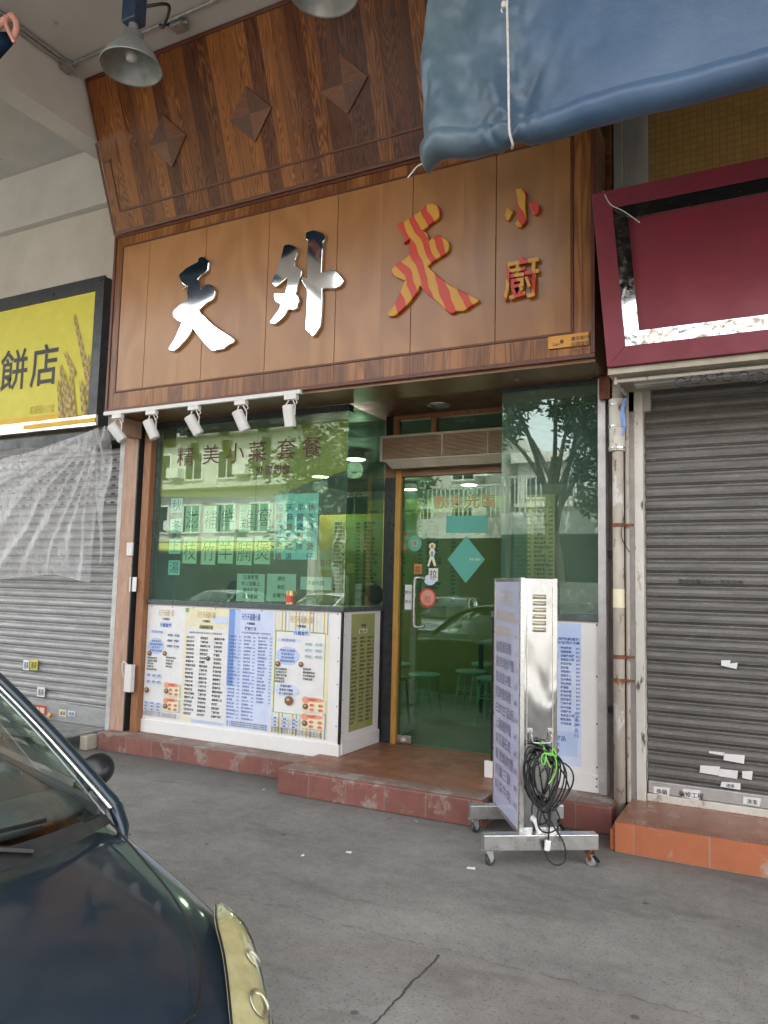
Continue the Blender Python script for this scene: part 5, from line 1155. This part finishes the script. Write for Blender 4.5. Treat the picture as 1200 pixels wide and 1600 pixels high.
# dish list on the side glass (partition wall seen between counter and door)
b = Board((-5.5, 9.0, 1.25), (1, 0, 0), 'olive', 1.9, 1.15); [b.rows(u, u+.4, 1.1, .05, 20, 71+j, .042, off=.03) for j, u in enumerate((.06, .52, .98, 1.44))]
obj('partition_board', b.bm, MM_, t); obj('partition', bx(-5.7, -3.0, 9.01, 9.1, .18, 2.45), yel, t)
stg = 'round green stools on the dining room floor'
def stool(x, y, lab, first=None):
    if first:
        o = first.copy(); C.objects.link(o); o.location = (x, y, .18); o['label'] = lab
        for ch in first.children: c_ = ch.copy(); C.objects.link(c_); c_.parent = o
        return o
    o = thing('stool', lab, 'stool', (x, y, .18), local=True, group=stg)
    gm = mat('pale_green_enamel', (.60, .78, .62), (.5, .68, .54), .35)
    obj('seat', lathe(B(), [(0, .455), (.15, .455), (.165, .445), (.165, .43), (.15, .42), (0, .42)], n=28), gm, o)
    for k in range(4):
        a = pi/4+k*pi/2; bm = B(); tube(bm, smooth_path([(.08*cos(a), .08*sin(a), .425), (.13*cos(a), .13*sin(a), .40), (.145*cos(a), .145*sin(a), .35), (.19*cos(a), .19*sin(a), 0)], 5), .012, 8); obj('leg', bm, gm, o)
    bm = B(); tube(bm, [(.155*cos(a*pi/12), .155*sin(a*pi/12), .26) for a in range(25)], .006, 6); obj('ring', bm, gm, o)
    return o
s1 = stool(-3.22, 7.15, 'green round stool nearest the glass door')
for x, y, lb in ((-2.95, 7.75, 'green stool just behind the nearest stool'), (-2.55, 7.3, 'green stool beside the right edge of the glass door'), (-3.9, 7.9, 'green stool left of the others, behind the door jamb'), (-3.1, 8.6, 'green stool farthest back, in front of the partition')): stool(x, y, lb, s1)
def table(x, y, w_, d_, lb):
    o = thing('dining_table', lb, 'table', (x, y, .18), local=True, group='dining tables in the restaurant')
    obj('top', bx(-w_/2, w_/2, -d_/2, d_/2, .72, .75), M['whitepl'], o, bev=.005)
    for sx in (-1, 1):
        for sy in (-1, 1): obj('leg', bx(sx*(w_/2-.05)-.02, sx*(w_/2-.05)+.02, sy*(d_/2-.05)-.02, sy*(d_/2-.05)+.02, 0, .72), M['darkgrey'], o)
table(-2.5, 8.2, .9, .7, 'white-topped dining table behind the stools seen through the door')
table(-4.3, 6.7, 1.1, .7, 'white-topped dining table just inside the large window')
table(-1.45, 6.9, .8, .7, 'white-topped dining table behind the right-hand window')
def chair(x, y, rz, m, lb, z=.18):
    o = thing('dining_chair', lb, 'chair', (x, y, z), rz, local=True, group='yellow and white chairs in the restaurant')
    obj('seat', bx(-.2, .2, -.2, .2, .43, .46), M[m], o, bev=.01)
    bm = grid(B(), lambda u, v: Vector((-.21+.42*u, .2+.04*(1-(2*u-1)**2)-.0, .55+(.40+.08*(1-(2*u-1)**2))*v)), 12, 6); obj('backrest', bm, M[m], o, smooth=True, solid=.02)
    for sx in (-1, 1):
        for sy in (-1, 1): bm = B(); tube(bm, [(sx*.17, sy*.17, .43), (sx*.2, sy*.2, 0)], .012, 8); obj('leg', bm, M['darkgrey'], o)
        bm = B(); tube(bm, [(sx*.17, .19, .43), (sx*.18, .215, .7)], .011, 8); obj('back_post', bm, M['midblue'], o)
chair(-1.35, 6.35, 2.9, 'whitepl', 'white chair just inside the right-hand window'); chair(-2.1, 8.95, 0, 'amber', 'yellow chair behind the table, seen through the door'); chair(-2.9, 8.95, 0, 'amber', 'yellow chair left of its twin behind the table')
for k, (x, y) in enumerate([(PZ(a_, b_, 2.92).x, PZ(a_, b_, 2.92).y) for a_, b_ in ((556, 718), (733, 758), (797, 776), (500, 745), (640, 765))]):
    o = thing('ceiling_lamp', ['lit round ceiling lamp inside above the counter corner', 'lit round ceiling lamp inside above the stools', 'lit round ceiling lamp inside above the welcome lettering, right of the other', 'lit round ceiling lamp deep in the left of the room', 'lit round ceiling lamp seen through the top left of the glass door'][k], 'lamp', (x, y, 2.92), local=True, group='lit ceiling lamps in the restaurant')
    obj('rim', lathe(B(), [(.0, .08), (.10, .08), (.12, 0), (.10, .0)], n=24), M['whitepl'], o)
    obj('diffuser', disc(B(), (0, 0, -.002), (1, 0, 0), (0, -1, 0), .10, .10, 24), plain('lamp_glow%d' % k, (1, .9, .7), .5, 0, (1, .86, .62), 9), o)
    l = bpy.data.lights.new('ceiling_lamp_light', 'POINT'); l.energy = 2.6; l.color = (1, .90, .72); l.shadow_soft_size = .1
    lo = bpy.data.objects.new('lamp_light', l); C.objects.link(lo); lo.location = (0, 0, -.12); lo.parent = o
# seated diners
def person(x, y, rz, lb, shirt, bend=.0):
    o = thing('person', lb, 'person', (x, y, .18), rz, local=True)
    J = {}; V_ = []; E_ = []; Rr = []
    def add(p, r, par=None):
        V_.append(p); Rr.append(r); i = len(V_)-1
        if par is not None: E_.append((par, i))
        return i
    pel = add((0, .0, .50), .14); wa = add((0, -.02-bend*.2, .66), .125, pel); ch_ = add((0, -.05-bend*.5, .86), .145, wa); sh_ = add((0, -.06-bend*.7, .98), .10, ch_); nk = add((0, -.08-bend*.9, 1.06), .055, sh_)
    hd = add((0, -.11-bend, 1.14), .078, nk); h2 = add((0, -.115-bend, 1.20), .086, hd); add((0, -.10-bend, 1.26), .07, h2)
    for s in (-1, 1):
        a = add((s*.17, -.06-bend*.7, .95), .06, sh_); e = add((s*.24, -.14-bend*.7, .70), .045, a); wr = add((s*.15, -.38-bend*.5, .68), .028, e); pm = add((s*.13, -.43-bend*.5, .68), .030, wr)
        for f_ in range(4):
            k1 = add((s*.13+(f_-1.5)*.019, -.49-bend*.5, .685), .0095, pm); k2 = add((s*.13+(f_-1.5)*.02, -.52-bend*.5-.006*(1 if f_ in (1, 2) else 0), .675), .0085, k1); add((s*.13+(f_-1.5)*.019, -.54-bend*.5, .66), .0075, k2)
        th_ = add((s*.095, -.44-bend*.5, .675), .011, pm); add((s*.085, -.475-bend*.5, .672), .009, th_)
        hp = add((s*.10, -.02, .49), .095, pel); kn = add((s*.13, -.44, .47), .062, hp); an = add((s*.13, -.42, .09), .04, kn); add((s*.13, -.56, .04), .04, an)
    me = bpy.data.meshes.new('body'); me.from_pydata(V_, E_, []); ob = bpy.data.objects.new('body', me); C.objects.link(ob)
    md = ob.modifiers.new('skin', 'SKIN'); sv = me.skin_vertices[0].data
    for i, r in enumerate(Rr): sv[i].radius = (r, r*.85 if i in (1, 2) else r)
    sv[0].use_root = True; ob.modifiers.new('sub', 'SUBSURF').levels = 1; ob.modifiers['sub'].render_levels = 2
    ob.parent = o; me.materials.append(M['skin'])
    y_ = -.115-bend
    bm = B(); tmp = bmesh.ops.create_uvsphere(bm, u_segments=20, v_segments=14, radius=.102)['verts']
    for v in tmp: v.co = Vector((v.co.x*.93, v.co.y*1.1+y_+.022+.02*(v.co.z < 0), v.co.z*1.02+1.235))
    bmesh.ops.delete(bm, geom=[v for v in bm.verts if v.co.y < y_-.03 and v.co.z < 1.255], context='VERTS'); obj('hair', bm, M['hair'], o, smooth=True, solid=.006)
    bm = B()
    for s in (-1, 1):
        disc(bm, (s*.033, y_-.083, 1.20), (1, 0, 0), (0, 0, 1), .011, .006, 10)
    quad(bm, [(-.022, y_-.084, 1.145), (.022, y_-.084, 1.145), (.018, y_-.084, 1.153), (-.018, y_-.084, 1.153)]); obj('face_features', bm, M['hair'], o)
    bm = B(); tube(bm, [(0, y_-.08, 1.205), (0, y_-.104, 1.178), (0, y_-.085, 1.17)], [.006, .011, .006], 8)
    for s in (-1, 1): mbox(bm, Matrix.Translation((s*.088, y_+.01, 1.19)), .012, .03, .05)
    obj('nose_and_ears', bm, M['skin'], o, bev=.004)
    bm = B(); tube(bm, [(0, 0, .50), (0, -.02-bend*.2, .66), (0, -.05-bend*.5, .86), (0, -.06-bend*.7, .98), (0, -.075-bend*.85, 1.03)], [.155, .150, .175, .14, .07], 16)
    for s in (-1, 1): tube(bm, [(s*.10, -.06-bend*.7, .96), (s*.18, -.07-bend*.7, .94), (s*.215, -.11-bend*.7, .80)], [.09, .075, .065], 12)
    obj('shirt', bm, M[shirt], o, smooth=True)
    return o
person(PY(362, 915, 6.25).x, 6.25, radians(200), 'person in dark clothes with black hair bent over a table behind the left window', 'cloth_dark', .04)
person(-3.42, 6.62, radians(-90), 'person with dark hair seated inside by the door jamb, only the head showing', 'cloth_grey', .04)
chair(PY(362, 915, 6.25).x, 6.25, radians(200)+pi, 'amber', 'yellow chair under the bent-over diner')
chair(-3.42, 6.62, radians(90), 'amber', 'yellow chair under the diner by the door jamb')
# a sauce pot on the table behind the window
q = (-3.75, 6.72, .18+.751); o = thing('cooking_pot', 'dark round cooking pot on the table inside the right part of the large window', 'pot', q, local=True)
obj('pot_body', lathe(B(), [(0, 0), (.13, 0), (.16, .05), (.16, .13), (.15, .13)], n=24), M['black'], o, smooth=True); obj('lid', lathe(B(), [(.158, .131), (.10, .165), (.02, .18), (.02, .20), (0, .20)], n=24), M['darkgrey'], o, smooth=True)

# ================================================================== LITTER ON THE PAVEMENT
for k, (px, py, sz) in enumerate(((545, 1332, .035), (473, 1337, .02), (650, 1283, .03), (214, 1251, .03), (412, 1234, .03), (736, 1357, .045), (697, 1268, .02))):
    q = PZ(px, py, .004); a = k*1.3; u, v = Vector((cos(a), sin(a), 0))*sz*.5, Vector((-sin(a), cos(a), 0))*sz*.22
    bm = B(); quad(bm, [q-u-v, q+u-v, q+u+v+Vector((0, 0, .006)), q-u+v+Vector((0, 0, .003))])
    obj('paper_scrap', bm, M['paper'], solid=.0006, label='scrap of white paper on the pavement ' + ['in the open middle of the floor', 'left of the middle scrap', 'close below the entrance step', 'at the far left by the kerb', 'in the corner where kerb meets step', 'beside the left castor of the trolley', 'against the step near the trolley'][k], cat='litter', group='paper scraps on the pavement', origin=q)
# ================================================================== CARS
def lerp(a, b_, t_): return a+(b_-a)*t_
ST = [ # x, centre z, hood edge (y,z), fender (y,z), side (y,z), sill (y,z)
 (0.00, .40, .32, .40, .44, .38, .50, .34, .48, .20), (-.05, .56, .40, .55, .55, .50, .61, .41, .58, .17), (-.17, .665, .47, .65, .66, .575, .71, .44, .69, .16),
 (-.45, .725, .56, .715, .755, .668, .80, .51, .77, .16), (-.75, .765, .58, .755, .738, .718, .82, .55, .80, .16), (-1.05, .79, .60, .78, .735, .765, .825, .57, .81, .16),
 (-1.5, .80, .62, .80, .75, .80, .83, .60, .82, .16), (-2.4, .81, .62, .81, .755, .815, .835, .60, .825, .16), (-3.2, .82, .62, .82, .75, .82, .83, .60, .82, .16),
 (-3.7, .84, .58, .83, .72, .80, .80, .58, .78, .18), (-3.95, .78, .52, .77, .66, .72, .72, .52, .70, .22), (-4.02, .52, .50, .52, .62, .48, .66, .42, .62, .24)]
def wind(u, v):   # windscreen: u -1..1 across, v 0 base .. 1 top
    xb = -.80-.25*abs(u)**2.2; yb = .70*u; zb = .830-.025*u*u
    xt = -1.70-.15*abs(u)**2.2; yt = .525*u; zt = 1.245-.05*u*u
    p = Vector((lerp(xb, xt, v), lerp(yb, yt, v), lerp(zb, zt, v))); p += Vector((.04, 0, .045))*sin(pi*v)*(1-.75*u*u); return p
def make_car(name, label, loc, rz, paint, detail=True, group=None):
    t = thing(name, label, 'car', loc, rz, local=True, group=group)
    bm = B(); rows_ = []
    for (x, zc, y1, z1, y2, z2, y3, z3, y4, z4) in ST:
        pr = [(y4, z4), (y3+.004, (z3+z4)/2), (y3, z3), (y2, z2), (y1, z1), (y1*.5, lerp(z1, zc, .8)), (0, zc)]
        pr = pr+[(-a, b_) for a, b_ in pr[-2::-1]]
        rows_.append([bm.verts.new((x, a, b_)) for a, b_ in pr])
    for a, b_ in zip(rows_, rows_[1:]):
        for k in range(len(a)-1): bm.faces.new((a[k], b_[k], b_[k+1], a[k+1]))
    bm.faces.new(rows_[0]); bm.faces.new(rows_[-1][::-1]); bmesh.ops.recalc_face_normals(bm, faces=bm.faces)
    body = obj('body', bm, paint, t, smooth=True, sub=3 if detail else 2)
    # bonnet shut line and raised creases
    bm = B()
    for s in (-1, 1):
        tube(bm, smooth_path([(-1.02, s*.665, .792), (-.75, s*.635, .757), (-.5, s*.60, .722), (-.28, s*.53, .69), (-.15, s*.44, .66)], 5), .0035, 5, cap=False)
    tube(bm, smooth_path([(-.15, .44, .66), (-.11, .2, .645), (-.105, 0, .645), (-.11, -.2, .645), (-.15, -.44, .66)], 5), .0035, 5)
    obj('shut_lines', bm, M['black'], body)
    # glasshouse
    obj('windscreen', grid(B(), lambda u, v: wind(2*u-1, v), 24, 10), M['glass_car'], t, smooth=True)
    RB = -3.05
    def rf(u, v):
        s = 2*u-1; a = wind(s, 1); e = Vector((RB+.10*abs(s)**2, .52*s, 1.235-.05*s*s)); p = a.lerp(e, v); p.z += .055*sin(pi*v)*(1-.3*s*s); return p
    obj('roof', grid(B(), rf, 20, 16), paint, t, smooth=True, solid=.02)
    def rw(u, v): s = 2*u-1; a = Vector((RB+.10*s*s, .52*s, 1.235-.05*s*s)); e = Vector((-3.62+.1*s*s, .66*s, .84)); return a.lerp(e, v)
    obj('rear_window', grid(B(), rw, 12, 6), M['glass_car'], t, smooth=True)
    for s in (-1, 1):
        ap = [wind(s*1.0, v/8) for v in range(9)]
        bm = B(); tube(bm, [Vector((-.93, s*.675, .735)), Vector((-.99, s*.700, .770))]+[p+Vector((-.012, s*.012, .004)) for p in ap], [.010, .019]+[.023]*9, 10)
        tube(bm, smooth_path([ap[-1]+Vector((-.01, s*.012, 0)), Vector((-2.3, s*.56, 1.235)), Vector((RB, s*.53, 1.19)), Vector((-3.5, s*.66, .87))], 6), .028, 8)
        tube(bm, [(-2.25, s*.58, 1.22), (-2.22, s*.74, .82)], .03, 8)
        obj('pillar', bm, paint, t, smooth=True)
        bm = B(); tube(bm, [p+Vector((.020, -s*.020, .012)) for p in ap], .007, 6); obj('chrome_seal', bm, M['chrome'] if detail else M['black'], t, smooth=True)
        bm = B(); grid(bm, lambda u, v: Vector((lerp(lerp(-1.16, -1.88, v), lerp(-3.45, -3.05, v), u), s*lerp(.735, .56, v), lerp(.82, 1.21, v))), 10, 4); obj('side_window', bm, M['glass_car'], t)
        # mirror
        mx, my, mz = -1.43, s*.812, .832
        bm = B(); vv = bmesh.ops.create_uvsphere(bm, u_segments=20, v_segments=12, radius=1)['verts']
        for v in vv: v.co = Vector((mx+v.co.x*.05*(1.2 if v.co.x > 0 else .5), my+v.co.y*.068, mz+v.co.z*.062*(1 if v.co.z > 0 else .9)+.01*v.co.y*s))
        tube(bm, [(-1.36, s*.73, .80), (-1.38, s*.77, .81), (mx, s*.80, .82)], [.03, .024, .022], 8)
        mir = obj('wing_mirror', bm, M['black'] if s > 0 and detail else paint, t, smooth=True)
        disc(bm_ := B(), (mx-.0285, my, mz), (0, 1, 0), (0, 0, 1), .056, .048, 24); obj('mirror_glass', bm_, M['mirror'], mir)
        # headlamp
        inner = smooth_path([(-.50, s*.71, .690), (-.40, s*.645, .695), (-.30, s*.60, .672), (-.20, s*.55, .632), (-.11, s*.505, .565), (-.07, s*.48, .49)], 4)
        outer = smooth_path([(-.50, s*.715, .685), (-.40, s*.735, .650), (-.30, s*.705, .600), (-.20, s*.66, .550), (-.12, s*.60, .49), (-.07, s*.53, .45)], 4)
        n_ = len(inner)
        def hl(u, v, o_): i = u*(n_-1); a = inner[int(i)]; b_ = outer[int(i)]; p = a.lerp(b_, v); return p+Vector((.55, s*.55, .45))*((.030*sin(pi*v)+.006)*sin(pi*min(1, .06+u*.94))**.5+o_)
        bowl = obj('headlight', grid(B(), lambda u, v: hl(u, v, -.008), n_-1, 8), mat('aged_reflector', (.62, .59, .40), (.44, .41, .25), .35, .3, 16) if detail else M['chrome'], t, smooth=True)
        obj('lens', grid(B(), lambda u, v: hl(u, v, .0), n_-1, 10), M['lens'], bowl, smooth=True)
        for (u, v, r_) in ((.40, .52, .024), (.62, .48, .031), (.84, .48, .028)):
            c_ = hl(u, v, -.002); du = hl(u+.04, v, 0)-hl(u-.04, v, 0); dv = hl(u, v+.06, 0)-hl(u, v-.06, 0); nn = du.cross(dv).normalized()
            if nn.x < 0: nn = -nn
            q_ = Matrix.Translation(c_-nn*.010) @ nn.to_track_quat('Z', 'Y').to_matrix().to_4x4()
            rb = obj('reflector', lathe(B(), [(.0, .0005), (r_*.35, .001), (r_*.80, .0045), (r_, .0085), (r_*.93, .0095)], M4=q_, n=26), M['aged_chrome'], bowl, smooth=True)
        bm = B(); tube(bm, [hl(k/12, 0, -.003) for k in range(13)], .0028, 5); tube(bm, [hl(k/12, 1, -.003) for k in range(13)], .0028, 5); obj('lens_seal', bm, M['black'], bowl)
        for xw in (-.78, -3.22):
            Rw = Matrix.Translation((xw, s*.735, .27)) @ Matrix.Rotation(radians(90), 4, 'X')
            bm = lathe(B(), [(.20, -.085), (.262, -.085), (.275, -.06), (.275, .06), (.262, .085), (.20, .085)], M4=Rw, n=28); wh = obj('wheel', bm, M['rubber'], t, smooth=False)
            bm = lathe(B(), [(.0, -.088*s*-1), (.05, -.09*s*-1), (.19, -.075*s*-1), (.20, -.085*s*-1)], M4=Rw, n=28); obj('rim', bm, M['steel'], wh)
            bm = B(); disc(bm, (xw, s*.792, .28), (1, 0, 0), (0, 0, 1), .29, .29, 26); obj('wheel_arch', bm, M['black'], t)
    # cowl, wiper, dash, seats, grille, plate
    bm = grid(B(), lambda u, v: (lambda s: Vector((lerp(-.80-.25*abs(s)**2.2, -.735-.27*abs(s)**2.2, v)+.01, .665*s*1.0, lerp(.832-.025*s*s, .800-.018*s*s, v)+.004)))(2*u-1), 26, 4)
    obj('cowl_panel', bm, mat('cowl_black', (.025, .026, .027), (.016, .017, .018), .5, sc_=20), t, smooth=True)
    bm = B()
    for k in range(18):
        y = -.2+k*.022
        for r_ in range(4): mbox(bm, Matrix.Translation((-.735-.022*r_, y, .826+.007*r_)), .010, .012, .002)
    obj('vent_grille', bm, M['black'], t)
    for (y0, y1) in ((.52, -.10), (-.12, -.62)):
        bm = B(); tube(bm, smooth_path([wind(y0, -.04)+Vector((.02, 0, .015)), wind((y0+y1)/2, .035)+Vector((.02, 0, .02)), wind(y1, .05)+Vector((.015, 0, .012))], 6), .009, 6); wp = obj('wiper', bm, M['black'], t)
        bm = B(); tube(bm, [wind(lerp(y0+.12, y1-.02, k/10), .045+.02*(k/10))+Vector((.006, 0, .010)) for k in range(11)], .006, 5); obj('blade', bm, M['black'], wp)
    obj('dashboard', grid(B(), lambda u, v: (lambda s: Vector((-.90-.22*abs(s)**2.2-.40*v, .64*s, .845-.03*s*s+.02*sin(pi*v)-.05*v*v)))(2*u-1), 20, 8), mat('dash_grey', (.10, .11, .11), (.07, .075, .075), .6), t, smooth=True, solid=.03)
    obj('floor_pan', bx(-3.4, -1.35, -.68, .68, .3, .34), M['black'], t)
    for s in (-1, 1):
        bm = bx(-2.25, -1.75, s*.35-.24, s*.35+.24, .40, .55); prism(bm, [(-2.2, s*.35-.23, .5), (-2.05, s*.35-.23, .5), (-2.3, s*.35-.2, 1.05), (-2.42, s*.35-.2, 1.05)], (0, 1, 0), .44); box(bm, -2.46, -2.36, s*.35-.11, s*.35+.11, 1.06, 1.2); obj('seat', bm, M['cloth_grey'], t, bev=.03)
    bm = B(); tube(bm, [Vector((-1.42, -.35, .86))+Vector((.06*sin(a*pi/10), .18*cos(a*pi/10), .17*sin(a*pi/10)-.0)) for a in range(21)], .013, 8); obj('steering_wheel', bm, M['black'], t)
    for s in (-1, 1): obj('door_trim', bx(-3.3, -1.15, s*.71-.015, s*.71+.015, .35, .80), M['cloth_grey'], t)
    bm = bx(-.035, .012, -.36, .36, .455, .54)
    for k in range(7): box(bm, .0122, .016, -.34, .34, .462+k*.011, .466+k*.011, 1)
    obj('grille', bm, [M['black'], M['chrome']], t); obj('number_plate', bx(.004, .022, -.22, .22, .30, .40), M['paper'], t)
    obj('front_valance', bx(-.05, .006, -.5, .5, .20, .28), M['black'], t)
    return t
h_ = radians(-17.5); fw = Vector((cos(h_), sin(h_), 0)); lf = Vector((-sin(h_), cos(h_), 0))
P1 = PZ(178, 1268, .80); og = P1+fw*1.05-lf*.70; og.z = 0
make_car('parked_car', 'dark navy car with a yellowed headlight parked nose forward at the lower left', og, h_, M['paint_navy'])
make_car('parked_car', 'silver car across the lane facing the shops, seen mirrored in the glass door', (-7.0, -3.6, 0), radians(82), M['paint_silver'], False)
make_car('parked_car', 'white car parked across the lane, seen mirrored low in the large window', (-10.6, -4.4, 0), radians(97), M['paint_white'], False)
make_car('parked_car', 'second silver car parked across the lane further left', (-13.6, -4.2, 0), radians(88), M['paint_silver'], False)

# ================================================================== ACROSS THE LANE (seen in the glass and steel)
pw = mat('pale_block_paint', (.54, .52, .47), (.45, .435, .39), .8, sc_=1.2)
pk = mat('pinkish_block_paint', (.62, .44, .36), (.55, .38, .31), .8, sc_=1.2)
def block(x0, x1, y0, z1, wm, lb, storeys, bays, aw=None):
    t = thing('apartment_block', lb, 'building', ((x0+x1)/2, y0-4, -.12))
    obj('wall', bx(x0, x1, y0-8, y0, -.12, z1), wm, t)
    obj('roof', bx(x0-.2, x1+.2, y0-8.2, y0+.25, z1, z1+.4), M['plaster'], t)
    h = (z1-3.2)/max(1, storeys)
    obj('shop_row', bx(x0+.3, x1-.3, y0+.002, y0+.06, .1, 2.6), M['darkgrey'], t)
    if aw: obj('awning', prism(B(), [(x0+.2, y0, 3.1), (x0+.2, y0+1.6, 2.7), (x0+.2, y0+1.6, 2.62), (x0+.2, y0, 3.0)], (1, 0, 0), x1-x0-.4), aw, t)
    for s in range(storeys):
        for k in range(bays):
            xa = x0+(x1-x0)*(k+.22)/bays; xb = x0+(x1-x0)*(k+.78)/bays; za = 3.4+s*h; zb = za+h*.55
            w_ = obj('window', bx(xa, xb, y0+.003, y0+.06, za, zb), M['whitepl'], t)
            bm = B(); mid = (xa+xb)/2; box(bm, xa+.07, mid-.03, y0+.061, y0+.07, za+.07, zb-.07); box(bm, mid+.03, xb-.07, y0+.061, y0+.07, za+.07, zb-.07); obj('pane', bm, M['darkgrey'], w_)
        obj('ledge', bx(x0-.05, x1+.05, y0+.001, y0+.35, 3.05+s*h, 3.2+s*h), wm, t)
        for k in range(0, bays, 2): xa = x0+(x1-x0)*(k+.85)/bays; obj('air_conditioner', bx(xa, xa+.6, y0+.01, y0+.45, 3.5+s*h, 3.9+s*h), M['whitepl'], t)
block(-34, -24, -14, 10.2, pw, 'cream apartment block across the lane at the far left', 3, 5)
block(-23.6, -15.2, -13.2, 9.6, pw, 'pale apartment block with an awning across the lane, mirrored in the large window', 3, 5, mat('olive_awning', (.42, .42, .10)))
block(-15, -9.8, -15, 7.4, pw, 'low white block across the lane between the two taller ones', 2, 3)
block(-1.2, 9, -12.5, 8.2, pk, 'pinkish block across the lane at the right behind the trees', 2, 4, mat('terracotta_awning', (.55, .25, .15)))
block(-9.4, -1.6, -19, 6.5, pw, 'white block set back behind the trees across the lane', 2, 5)
t = thing('podium', 'white walled podium with railings across the lane, mirrored in the glass door', 'podium', (-6.5, -10, -.12))
obj('wall', bx(-11.5, -2.0, -12, -9.4, -.12, 3.55), M['white'], t)
obj('shop_openings', bx(-11.45, -2.05, -9.398, -9.36, -.1, 2.95), M['darkgrey'], t)
bm = B()
for k in range(64): box(bm, -11.4+k*.145, -11.37+k*.145, -9.5, -9.47, 3.55, 4.5)
box(bm, -11.5, -2.0, -9.51, -9.46, 4.5, 4.56); obj('railing', bm, M['whitepl'], t)
lm = [mat('leaf_green', (.06, .11, .025), (.03, .06, .015), .5, sc_=3), mat('leaf_dark', (.03, .06, .018), (.018, .035, .01), .5, sc_=3)]
def tree(x, y, h, r_, seed, lb):
    rr = random.Random(seed); t = thing('street_tree', lb, 'tree', (x, y, 0), local=True, group='street trees across the lane')
    bm = B(); top = h*.55; tube(bm, smooth_path([(0, 0, -.05), (.1, .05, h*.2), (-.05, .1, h*.38), (.05, 0, top)], 5), [.20-.08*k/15 for k in range(16)], 10)
    tips = []
    for k in range(8):
        a = k*2*pi/8+rr.uniform(-.3, .3); q = Vector((cos(a)*r_*.65, sin(a)*r_*.65, h*.62+rr.uniform(-.2, .4)*h*.4)); s_ = Vector((0, .05, h*rr.uniform(.3, .5)))
        tube(bm, smooth_path([s_, s_.lerp(q, .5)+Vector((0, 0, .25)), q], 4), [.07, .06, .055, .05, .045, .04, .03, .025, .02], 6); tips.append(q)
    obj('trunk', bm, mat('bark', (.10, .075, .055), (.06, .045, .035), .9, sc_=12, bump=.5), t)
    bm = B()
    cl = [q+Vector((rr.gauss(0, .4), rr.gauss(0, .4), rr.gauss(0, .5))) for q in tips for _ in range(4)]+[Vector((rr.gauss(0, r_*.3), rr.gauss(0, r_*.3), h*.85+rr.gauss(0, .4))) for _ in range(10)]
    for c_ in cl:
        cr = rr.uniform(.35, .75)
        for _ in range(130):
            d = Vector((rr.gauss(0, 1), rr.gauss(0, 1), rr.gauss(0, .8))); d = c_+d.normalized()*cr*rr.uniform(.4, 1)
            u = Vector((rr.gauss(0, 1), rr.gauss(0, 1), rr.gauss(0, 1))).normalized(); v = u.orthogonal().normalized(); L = rr.uniform(.07, .14)
            quad(bm, [d-u*L, d+v*L*.4, d+u*L, d-v*L*.4], rr.random() < .5)
    obj('crown', bm, lm, t)
tree(-4.6, -6.6, 8.2, 2.4, 3, 'broad leafy tree across the lane, mirrored in the right window'); tree(-2.2, -7.5, 6.6, 2.2, 8, 'leafy tree across the lane right of its twin'); tree(-11.8, -8.6, 6.4, 1.9, 12, 'leafy tree across the lane before the low white block')
